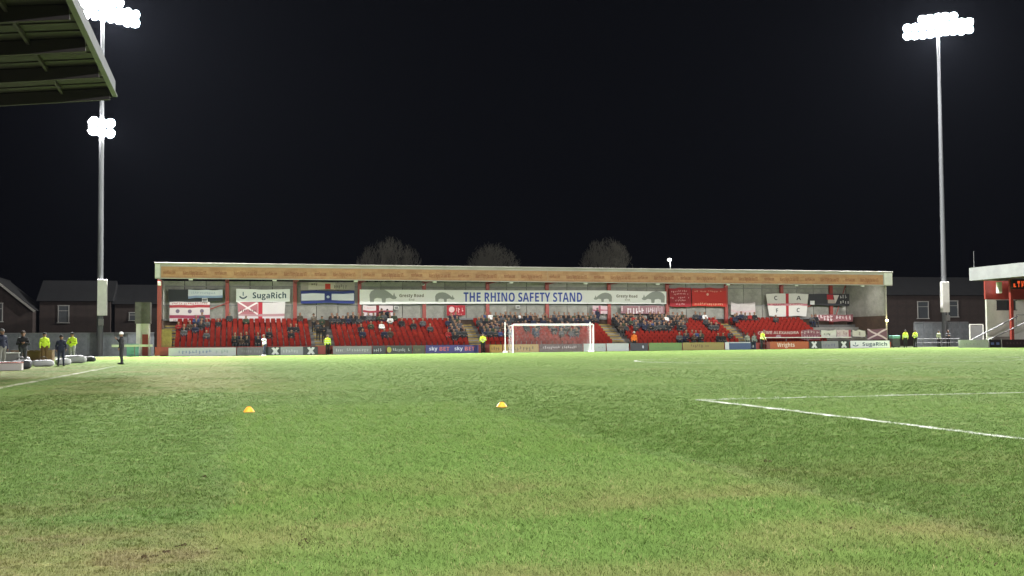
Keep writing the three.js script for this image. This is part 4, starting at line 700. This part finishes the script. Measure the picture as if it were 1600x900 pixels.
function seatedBones(v) {
  const b = [], lean = [0.02, 0.2, -0.05][v], z = (y) => lean * (y - 0.45), hz = z(1.2) + 0.02;
  b.push([[-0.09, 0.5, 0], [0.09, 0.5, 0], 0.13, 0.13, 'legs'], [[-0.09, 0.66, z(0.66)], [0.09, 0.66, z(0.66)], 0.135, 0.135, 'top'], [[-0.13, 0.9, z(0.9)], [0.13, 0.9, z(0.9)], 0.13, 0.13, 'top'], [[0, 0.98, z(0.98)], [0, 1.12, hz - 0.01], 0.065, 0.055, 'skin'], [[0, 1.17, hz], [0, 1.235, hz - 0.012], 0.086, 0.1, 'skin'], [[0, 1.21, hz + 0.1], [0, 1.18, hz + 0.108], 0.014, 0.018, 'skin'], [[0, 1.27, hz - 0.03], [0, 1.25, hz - 0.05], 0.085, 0.085, 'hair']);
  for (const s of [-1, 1]) {
    b.push([[s * 0.1, 0.5, 0.02], [s * 0.13, 0.51, 0.42], 0.105, 0.075, 'legs'], [[s * 0.13, 0.5, 0.43], [s * 0.13, 0.1, 0.4], 0.072, 0.05, 'legs'], [[s * 0.13, 0.05, 0.38], [s * 0.14, 0.045, 0.54], 0.05, 0.042, 'shoe']);
    const e = v === 1 ? [s * 0.25, 0.72, 0.22] : [s * 0.27, 0.7, 0.06], w = v === 1 ? [s * 0.07, 0.78, 0.36] : v === 2 ? [s * 0.05, 0.66, 0.22] : [s * 0.14, 0.6, 0.3];
    b.push([[s * 0.2, 0.95, z(0.95)], e, 0.07, 0.058, 'top'], [e, w, 0.056, 0.042, 'top'], [w, [w[0] - s * 0.03, w[1] - 0.01, w[2] + 0.06], 0.036, 0.036, 'skin']);
  }
  return { b, f: [] };
}
const SKIN = [0.26, 0.15, 0.1], BLACK = [0.014, 0.014, 0.017], NAVY = [0.016, 0.02, 0.045], GREY = [0.12, 0.12, 0.125], DGREY = [0.04, 0.042, 0.046], HIVIS = [0.6, 0.78, 0.05], ORANGE = [0.85, 0.2, 0.03], PALE = [0.5, 0.5, 0.55], WHITE = [0.7, 0.7, 0.7], RED = [0.3, 0.02, 0.02], BROWN = [0.06, 0.04, 0.028], GREEN = [0.035, 0.05, 0.03], BLUE = [0.04, 0.07, 0.18];
const poses = {};
const poseDefs = {
  idle: { elbows: [[-0.25, 1.12, -0.02], [0.25, 1.12, -0.02]], wrists: [[-0.24, 0.88, 0.06], [0.24, 0.88, 0.06]] },
  folded: { elbows: [[-0.27, 1.13, 0.05], [0.27, 1.13, 0.05]], wrists: [[-0.06, 1.14, 0.2], [0.06, 1.18, 0.22]] },
  walk: { elbows: [[-0.25, 1.13, -0.1], [0.25, 1.13, 0.08]], wrists: [[-0.25, 0.92, -0.02], [0.23, 0.95, 0.24]], stride: 0.2, lean: 0.06 },
  raise: { elbows: [[-0.27, 1.16, 0.12], [0.25, 1.12, 0.0]], wrists: [[-0.14, 1.36, 0.28], [0.24, 0.9, 0.08]], lean: 0.02 },
  stoop: { elbows: [[-0.25, 1.14, 0.16], [0.25, 1.14, 0.16]], wrists: [[-0.18, 0.96, 0.34], [0.18, 0.96, 0.34]], lean: 0.32 },
};
function poseOf(k) { if (!poses[k]) { const { b, f } = standingBones(poseDefs[k]); poses[k] = bodyShape(b, [-0.48, -0.04, -0.42], [0.48, 1.86, 0.56], 60, f); } return poses[k]; }
const capG = new THREE.SphereGeometry(0.108, 14, 8, 0, Math.PI * 2, 0, Math.PI * 0.56).translate(0, 1.662, -0.008);
const hatG = merge([new THREE.SphereGeometry(0.115, 14, 8, 0, Math.PI * 2, 0, Math.PI * 0.55).translate(0, 1.67, 0), new THREE.TorusGeometry(0.108, 0.022, 6, 16).rotateX(Math.PI / 2).translate(0, 1.655, 0)]);
function person(label, pose, x, y, a, turn, pal, o = {}) {
  const t = thing('person', label, 'person', x, y, a, turn, o.group);
  const sh = poseOf(pose), z = (poseDefs[pose].lean ?? 0) * 0.75 + 0.012;
  part('body', dress(sh, pal, o.band ? [[1.02, 1.07], [1.2, 1.25]] : null), clothMat, t);
  const h = part(o.hat ? 'hat' : 'hair', o.hat ? hatG : capG, std(lin(...(o.hat ?? pal[4])), 0.85), t); h.position.z = z;
  t.scale.setScalar((o.tall ?? 1.75) / 1.765);
  return t;
}
const onGround = (px, A) => { const p = atA(px, 545, A); return [p.x, G(p.x), A]; };
const P0 = (px, A) => onGround(px, A);
person('steward in yellow jacket and black trousers beside a grey board', 'idle', ...P0(512, 103.6), 0.2, [SKIN, HIVIS, BLACK, BLACK, BROWN], { band: true, tall: 1.8 });
person('steward in yellow jacket standing beside the purple board', 'folded', ...P0(754.5, 103.6), -0.2, [SKIN, HIVIS, BLACK, BLACK, BLACK], { band: true, tall: 1.8 });
person('man in orange jacket and white cap behind the dark navy board', 'idle', ...P0(991, 105.2), 0.1, [SKIN, ORANGE, BLACK, BLACK, GREY], { hat: [0.6, 0.6, 0.6], tall: 1.85 });
person('steward in yellow jacket standing beside the orange board', 'stoop', ...P0(1190, 103.4), 0.6, [SKIN, HIVIS, BLACK, BLACK, BROWN], { band: true, tall: 1.85 });
person('steward in yellow jacket at the stand end, back turned', 'idle', ...P0(1415, 105), 2.9, [SKIN, HIVIS, BLACK, BLACK, BLACK], { band: true, tall: 1.8 });
person('steward in a yellow vest over dark sleeves near the grey fence', 'folded', ...P0(1430.5, 106), -1.2, [SKIN, HIVIS, BLACK, BLACK, BROWN], { band: true, tall: 1.8 });
person('person in pale yellow top beside the floodlight pole base', 'idle', ...P0(1467, 110), 0.3, [SKIN, [0.42, 0.5, 0.3], BLACK, BLACK, BLACK], { tall: 1.75 });
person('person in dark coat and pale scarf beyond the floodlight pole', 'folded', ...P0(1482, 110.5), -0.4, [SKIN, DGREY, BLACK, BLACK, BROWN], { tall: 1.75 });
person('player in pale top and navy trousers walking past the boards', 'walk', ...P0(413, 102), -0.9, [SKIN, PALE, NAVY, WHITE, BROWN], { tall: 1.8 });
person('person in black tracksuit and white hat standing inside the touchline', 'raise', -0.27, 0, 64.4, -1.7, [SKIN, BLACK, BLACK, BLACK, BLACK], { hat: [0.85, 0.85, 0.85], tall: 1.72 });
person('person in navy training kit between two yellow jackets', 'walk', -2.8, 0, 60.4, 0.3, [SKIN, NAVY, NAVY, BLACK, BLACK], { tall: 1.55 });
person('steward in yellow jacket beside the kit bags, brown trousers', 'idle', -5.4, 0, 73, 0.2, [SKIN, HIVIS, [0.13, 0.07, 0.03], BLACK, BLACK], { tall: 1.8 });
person('steward in yellow jacket and pale grey trousers beside the kit bags', 'folded', -3.9, 0, 73.5, -0.3, [SKIN, HIVIS, [0.3, 0.3, 0.3], BLACK, BLACK], { tall: 1.8 });
person('person in red and white top at the dugout', 'stoop', -5.0, 0, 52.5, 1.1, [SKIN, [0.5, 0.22, 0.2], NAVY, BLACK, BLACK], { tall: 1.78 });
person('person in navy coat and grey trousers at the dugout', 'idle', -4.6, 0, 55, 0.8, [SKIN, NAVY, [0.2, 0.2, 0.19], BLACK, GREY], { tall: 1.8 });
person('person in black coat beside the kit bags', 'folded', -4.35, 0, 59, 0.2, [SKIN, BLACK, DGREY, BLACK, BROWN], { tall: 1.74 });
{ const p = atA(935, 500, rowA(8)); person('man in navy coat standing at the back of the packed block', 'raise', p.x, rowY(8) + 0.18, rowA(8) + 0.35, 0.3, [SKIN, NAVY, NAVY, BLACK, GREY], { tall: 1.8 }); }
{ const p = atA(597, 490, rowA(8)); person('person in black coat standing on the top step beside a flag', 'folded', p.x, rowY(8) + 0.18, rowA(8) + 0.35, 0.1, [SKIN, BLACK, BLACK, BLACK, BROWN], { tall: 1.75 }); const q = atA(606, 490, rowA(8)); person('person in dark blue coat standing on the top step under the white banner', 'idle', q.x, rowY(8) + 0.18, rowA(8) + 0.35, -0.2, [SKIN, [0.015, 0.02, 0.03], BLACK, BLACK, BLACK], { tall: 1.7 }); }
for (const [px, r, c, l] of [[1166, 1, [0.35, 0.36, 0.3], 'person in pale jacket on the lowest ochre steps'], [1177, 1, [0.25, 0.3, 0.26], 'person in grey green jacket on the lowest ochre steps']]) { const p = atA(px, 530, rowA(0) - 0.5); person(l, 'idle', p.x, 0.1, rowA(0) - 0.75, 0, [SKIN, c, DGREY, BLACK, BROWN], { tall: 1.7 }); }
for (const [px, r, c, l] of [[497, 3, DGREY, 'person in charcoal coat in the crowded aisle'], [503, 5, GREEN, 'person in dark green coat in the crowded aisle'], [506, 2, BLACK, 'person in black coat in the crowded aisle'], [490, 6, [0.12, 0.1, 0.08], 'person in brown grey coat in the crowded aisle']]) { const p = atA(px, 520, rowA(r)); person(l, 'folded', p.x, rowY(r) + 0.2, rowA(r), 0, [SKIN, c, BLACK, BLACK, BROWN], { tall: 1.75 }); }

// seated spectators
{
  const shapes = [0, 1, 2].map((v) => { const { b } = seatedBones(v); return bodyShape(b, [-0.4, -0.04, -0.3], [0.4, 1.42, 0.66], 40); });
  const kinds = [['black coat', BLACK, DGREY, BLACK], ['charcoal coat', DGREY, BLACK, BROWN], ['navy jacket', NAVY, BLACK, BROWN], ['brown coat', BROWN, DGREY, GREY], ['dark green parka', GREEN, BLACK, BLACK], ['grey jacket', [0.08, 0.08, 0.085], NAVY, BROWN], ['red coat', RED, BLACK, BLACK], ['white jacket', WHITE, DGREY, GREY], ['blue jacket', BLUE, BLACK, BROWN]];
  const geos = kinds.map(([, top, legs, hair]) => shapes.map((s) => dress(s, [SKIN, top, legs, BLACK, hair])));
  const r = rng(2024), taken = new Set();
  function sit(row, x, kind, where) {
    const col = Math.round((x - SEAT_X0) / 0.5), X = SEAT_X0 + col * 0.5, key = row + '_' + col; if (taken.has(key) || X < SEAT_X0 || X > SEAT_X1 + 2 || AISLES.some((q) => Math.abs(q - X) < 0.8)) return; taken.add(key);
    const m = new THREE.Mesh(geos[kind][Math.floor(r() * 3)], clothMat); m.name = numbered('seated_person'); m.position.set(X + (r() - 0.5) * 0.06, rowY(row) + 0.19, -(rowA(row) - 0.06)); m.rotation.y = (r() - 0.5) * 0.7; const s = 0.94 + r() * 0.12; m.scale.set(s * 1.04, s, s); scene.add(m);
    tag(m, `seated spectator in ${kinds[kind][0]} ${where}`, 'person', `spectators ${where}`);
  }
  const pick = () => { const u = r(); return u < 0.34 ? 0 : u < 0.56 ? 1 : u < 0.7 ? 2 : u < 0.8 ? 3 : u < 0.88 ? 4 : u < 0.95 ? 5 : u < 0.97 ? 6 : u < 0.985 ? 7 : 8; };
  function block(px0, px1, rows, prob, where) { for (const row of rows) { const x0 = atA(px0, 515, rowA(row)).x, x1 = atA(px1, 515, rowA(row)).x; for (let x = Math.ceil((x0 - SEAT_X0) / 0.5) * 0.5 + SEAT_X0; x < x1; x += 0.5) if (r() < prob) sit(row, x, pick(), where); } }
  block(747, 798, [2, 3, 4, 5, 6, 7, 8], 0.72, 'in the block between the ochre steps and the goal');
  block(798, 934, [7, 8], 0.9, 'in the top rows above the crossbar'); block(798, 934, [5, 6], 0.25, 'behind the goal net'); block(818, 842, [2, 3, 4], 0.55, 'behind the goal net'); block(876, 904, [2, 3, 4], 0.55, 'behind the goal net');
  block(958, 1070, [4, 5, 6, 7, 8], 0.82, 'in the packed block under the rhinoceros banner end');
  block(1070, 1132, [8], 0.6, 'in the top row under the red banners'); block(1056, 1142, [0, 1], 0.7, 'in the front rows behind the mustard board'); block(1100, 1130, [4, 5, 6], 0.22, 'below the red banners');
  block(1146, 1188, [8], 0.85, 'in the top row under the sagging cloth');
  block(699, 737, [1, 2, 3, 4, 5, 6, 7, 8], 0.55, 'in the seats above the purple board');
  block(514, 568, [7, 8], 0.7, 'in the top rows under the blue and white flag'); block(512, 520, [3, 4, 5, 6], 0.6, 'beside the crowded aisle');
  block(574, 622, [7, 8], 0.45, 'in the top rows beside the cross flag');
  block(346, 404, [0, 1], 0.6, 'in the front rows behind the dark grey board');
  block(268, 320, [7, 8], 0.3, 'under the striped flag'); block(292, 316, [5, 6], 0.6, 'under the striped flag');
  block(268, 470, [2, 3, 4, 5, 6, 7, 8], 0.045, 'scattered in the seats above the pale grey board'); block(515, 700, [2, 3, 4, 5, 6], 0.05, 'scattered in the seats above the charcoal boards'); block(1190, 1320, [4, 5, 6, 7, 8], 0.03, 'scattered in the seats under the lettered flag');
  block(1332, 1350, [6, 7], 0.5, 'at the dark end of the stand');
  for (const [px, row, kind, where] of [[593, 5, 7, 'alone in the red seats under the cross flag'], [630, 6, 0, 'holding a lit phone'], [648, 5, 0, 'alone in the red seats beside the phone holder'], [672, 4, 1, 'alone above the charcoal boards'], [600, 2, 2, 'above the yellow disc board'], [612, 2, 3, 'above the yellow disc board'], [338, 6, 0, 'alone under the boat marked banner'], [384, 7, 4, 'alone under the patterned flag'], [290, 3, 5, 'alone above the pale grey board'], [462, 4, 0, 'left of the crowded aisle in the red seats'], [484, 5, 1, 'beside the charcoal coat in the aisle seats'], [458, 2, 0, 'low in the red seats beside the crowded aisle'], [863, 3, 0, 'in red seats seen through the net'], [1150, 7, 2, 'beside the top of the ochre steps'], [1118, 6, 6, 'in red seats below the bright red banner']]) sit(row, atA(px, 515, rowA(row)).x, kind, where.replace('left of', 'near'));
  { const p = atA(629, 512, rowA(6) - 0.45), t = thing('phone', 'glowing phone screen held up by a seated spectator', 'phone', p.x, p.y, rowA(6) - 0.5); part('case', box(0.16, 0.09, 0.012, 0, 0, -0.008), M.black, t); part('screen', box(0.3, 0.17, 0.008, 0, 0, 0.002), std(lin(0.8, 0.8, 0.9), 0.4, { emissive: lin(0.95, 0.85, 1), emissiveIntensity: 2.2 }), t); }
}

// ---------------------------------------------------------------- kit bags, boxes and rails beside the touchline
function bag(label, x, a, w, h, d, mat, turn) {
  const t = thing('kit_bag', label, 'bag', x, 0, a, turn, 'kit bags beside the touchline'), g = new THREE.SphereGeometry(0.5, 14, 10), P = g.attributes.position;
  for (let i = 0; i < P.count; i++) { const v = new THREE.Vector3().fromBufferAttribute(P, i), k = Math.max(Math.abs(v.x), Math.abs(v.y), Math.abs(v.z)) || 1; v.multiplyScalar(lerp(1, 0.5 / k, 0.55)); v.y += (vnoise(v.x * 5 + x, v.z * 5, 3) - 0.5) * 0.14; P.setXYZ(i, v.x * w, (v.y + 0.5) * h, v.z * d); } g.computeVertexNormals();
  part('body', g, mat, t); part('handle', [new THREE.TorusGeometry(w * 0.17, 0.015, 5, 12, Math.PI).translate(0, h * 0.92, 0)], M.black, t);
}
const bagW = std(lin(0.5, 0.5, 0.52), 0.7), bagD = std(lin(0.035, 0.036, 0.042), 0.7), bagG = std(lin(0.2, 0.2, 0.22), 0.7);
bag('white kit bag lying in front of the yellow jackets', -3.5, 59.5, 1.05, 0.32, 0.5, bagW, 0.1); bag('dark kit bag beside the white kit bag', -4.1, 57, 1.0, 0.36, 0.5, bagD, 0.3); bag('pale grey kit bag behind the dark kit bag', -4.6, 60, 0.9, 0.5, 0.5, bagG, -0.3);
bag('white kit bag beside the navy kitted person', -3.1, 63.5, 0.8, 0.35, 0.5, bagW, 0.5); bag('white and grey kit bag near the far end of the bag row', -3.3, 69.5, 1.4, 0.45, 0.6, std(lin(0.38, 0.38, 0.4), 0.7), 0.2); bag('small black kit bag at the far end of the bag row', -3.2, 76, 0.8, 0.32, 0.5, bagD, 0);
bag('black kit bag beside the red and white box', -3.45, 52.8, 0.9, 0.4, 0.5, bagD, 0.2);
{ const t = thing('equipment_box', 'white box with a red top edge beside the touchline', 'box', -3.75, 0, 50.5, 0.05); part('body', box(1.5, 0.3, 0.6, 0, 0.15, 0, 0.02), std(lin(0.6, 0.55, 0.55), 0.6), t); part('lid', box(1.5, 0.05, 0.6, 0, 0.327, 0), M.redSteel, t); }
{ const t = thing('storage_crate', 'pale grey crate behind the kit bags at the dugout', 'crate', -4.7, 0, 57.4, 0.1); part('body', box(0.9, 0.65, 0.6, 0, 0.33, 0, 0.03), M.midGrey, t); part('lid', box(0.94, 0.06, 0.64, 0, 0.69, 0), M.whiteBox, t); }
{ const t = thing('storage_crate', 'brown wooden crate behind the steward in brown trousers', 'crate', -6.2, 0, 74, -0.1); part('body', box(2.4, 0.7, 0.6, 0, 0.35, 0, 0.03), M.wood, t); part('lid', box(2.44, 0.05, 0.64, 0, 0.73, 0), M.wood, t); }
{ const p = atA(215, 545, 106), t = thing('barrier', 'low white topped barrier beside the red post of the stand', 'barrier', -4.4, 0, 106); part('rail', box(3.4, 0.2, 0.06, 1.4, 0.95, 0), M.whiteBox, t); for (const x of [0.4, 1.6, 2.9]) part('leg', box(0.09, 0.86, 0.09, x, 0.43, 0), M.galv, t); }
{ const t = thing('equipment_box', 'teal box standing behind the low white topped barrier', 'box', -3.0, 0, 106.6); part('body', box(1.0, 1.05, 0.5, 0, 0.525, 0, 0.03), M.teal, t); part('lid', box(1.04, 0.06, 0.54, 0, 1.08, 0), M.teal, t); }
{ const p = onGround(1398, 106), t = thing('wheeled_bin', 'teal wheeled bin at the end of the board row', 'bin', p[0], p[1], 106); part('body', box(0.85, 0.85, 0.7, 0, 0.5, 0, 0.04), M.darkGrey, t); part('lid', box(0.9, 0.3, 0.75, 0, 1.08, 0, 0.03), M.teal, t); for (const s of [-0.3, 0.3]) part('wheel', new THREE.CylinderGeometry(0.09, 0.09, 0.05, 12).rotateZ(Math.PI / 2).translate(s, 0.09, 0.3), M.black, t); }
{ const p = onGround(1428, 107), q = onGround(1500, 107), t = thing('barrier', 'low galvanised rail in front of the single bank floodlight', 'barrier', p[0], p[1], 107), w = q[0] - p[0]; part('rail', bar([0, 0.85, 0], [w, 0.85, 0], 0.035), M.galv, t); part('rail', bar([0, 0.45, 0], [w, 0.45, 0], 0.03), M.galv, t); for (let k = 0; k < 6; k++) part('post', bar([w * k / 5, 0, 0], [w * k / 5, 0.9, 0], 0.035), M.galv, t); }
{ const p = onGround(1516, 103), t = thing('stair_frame', 'white framed gate standing open beside the side stand steps', 'gate', p[0], p[1], 103); part('frame', [box(0.08, 2.2, 0.08, 0, 1.1, 0), box(1.5, 0.08, 0.08, 0.75, 2.24, 0), box(0.08, 2.2, 0.08, 1.5, 1.1, 0)], M.whitePaint, t); part('infill', box(1.36, 2.1, 0.02, 0.75, 1.1, 0), M.galvDark, t); }

scene.traverse((o) => { if (o.isMesh) { o.castShadow = true; o.receiveShadow = true; } });
renderer.render(scene, camera);
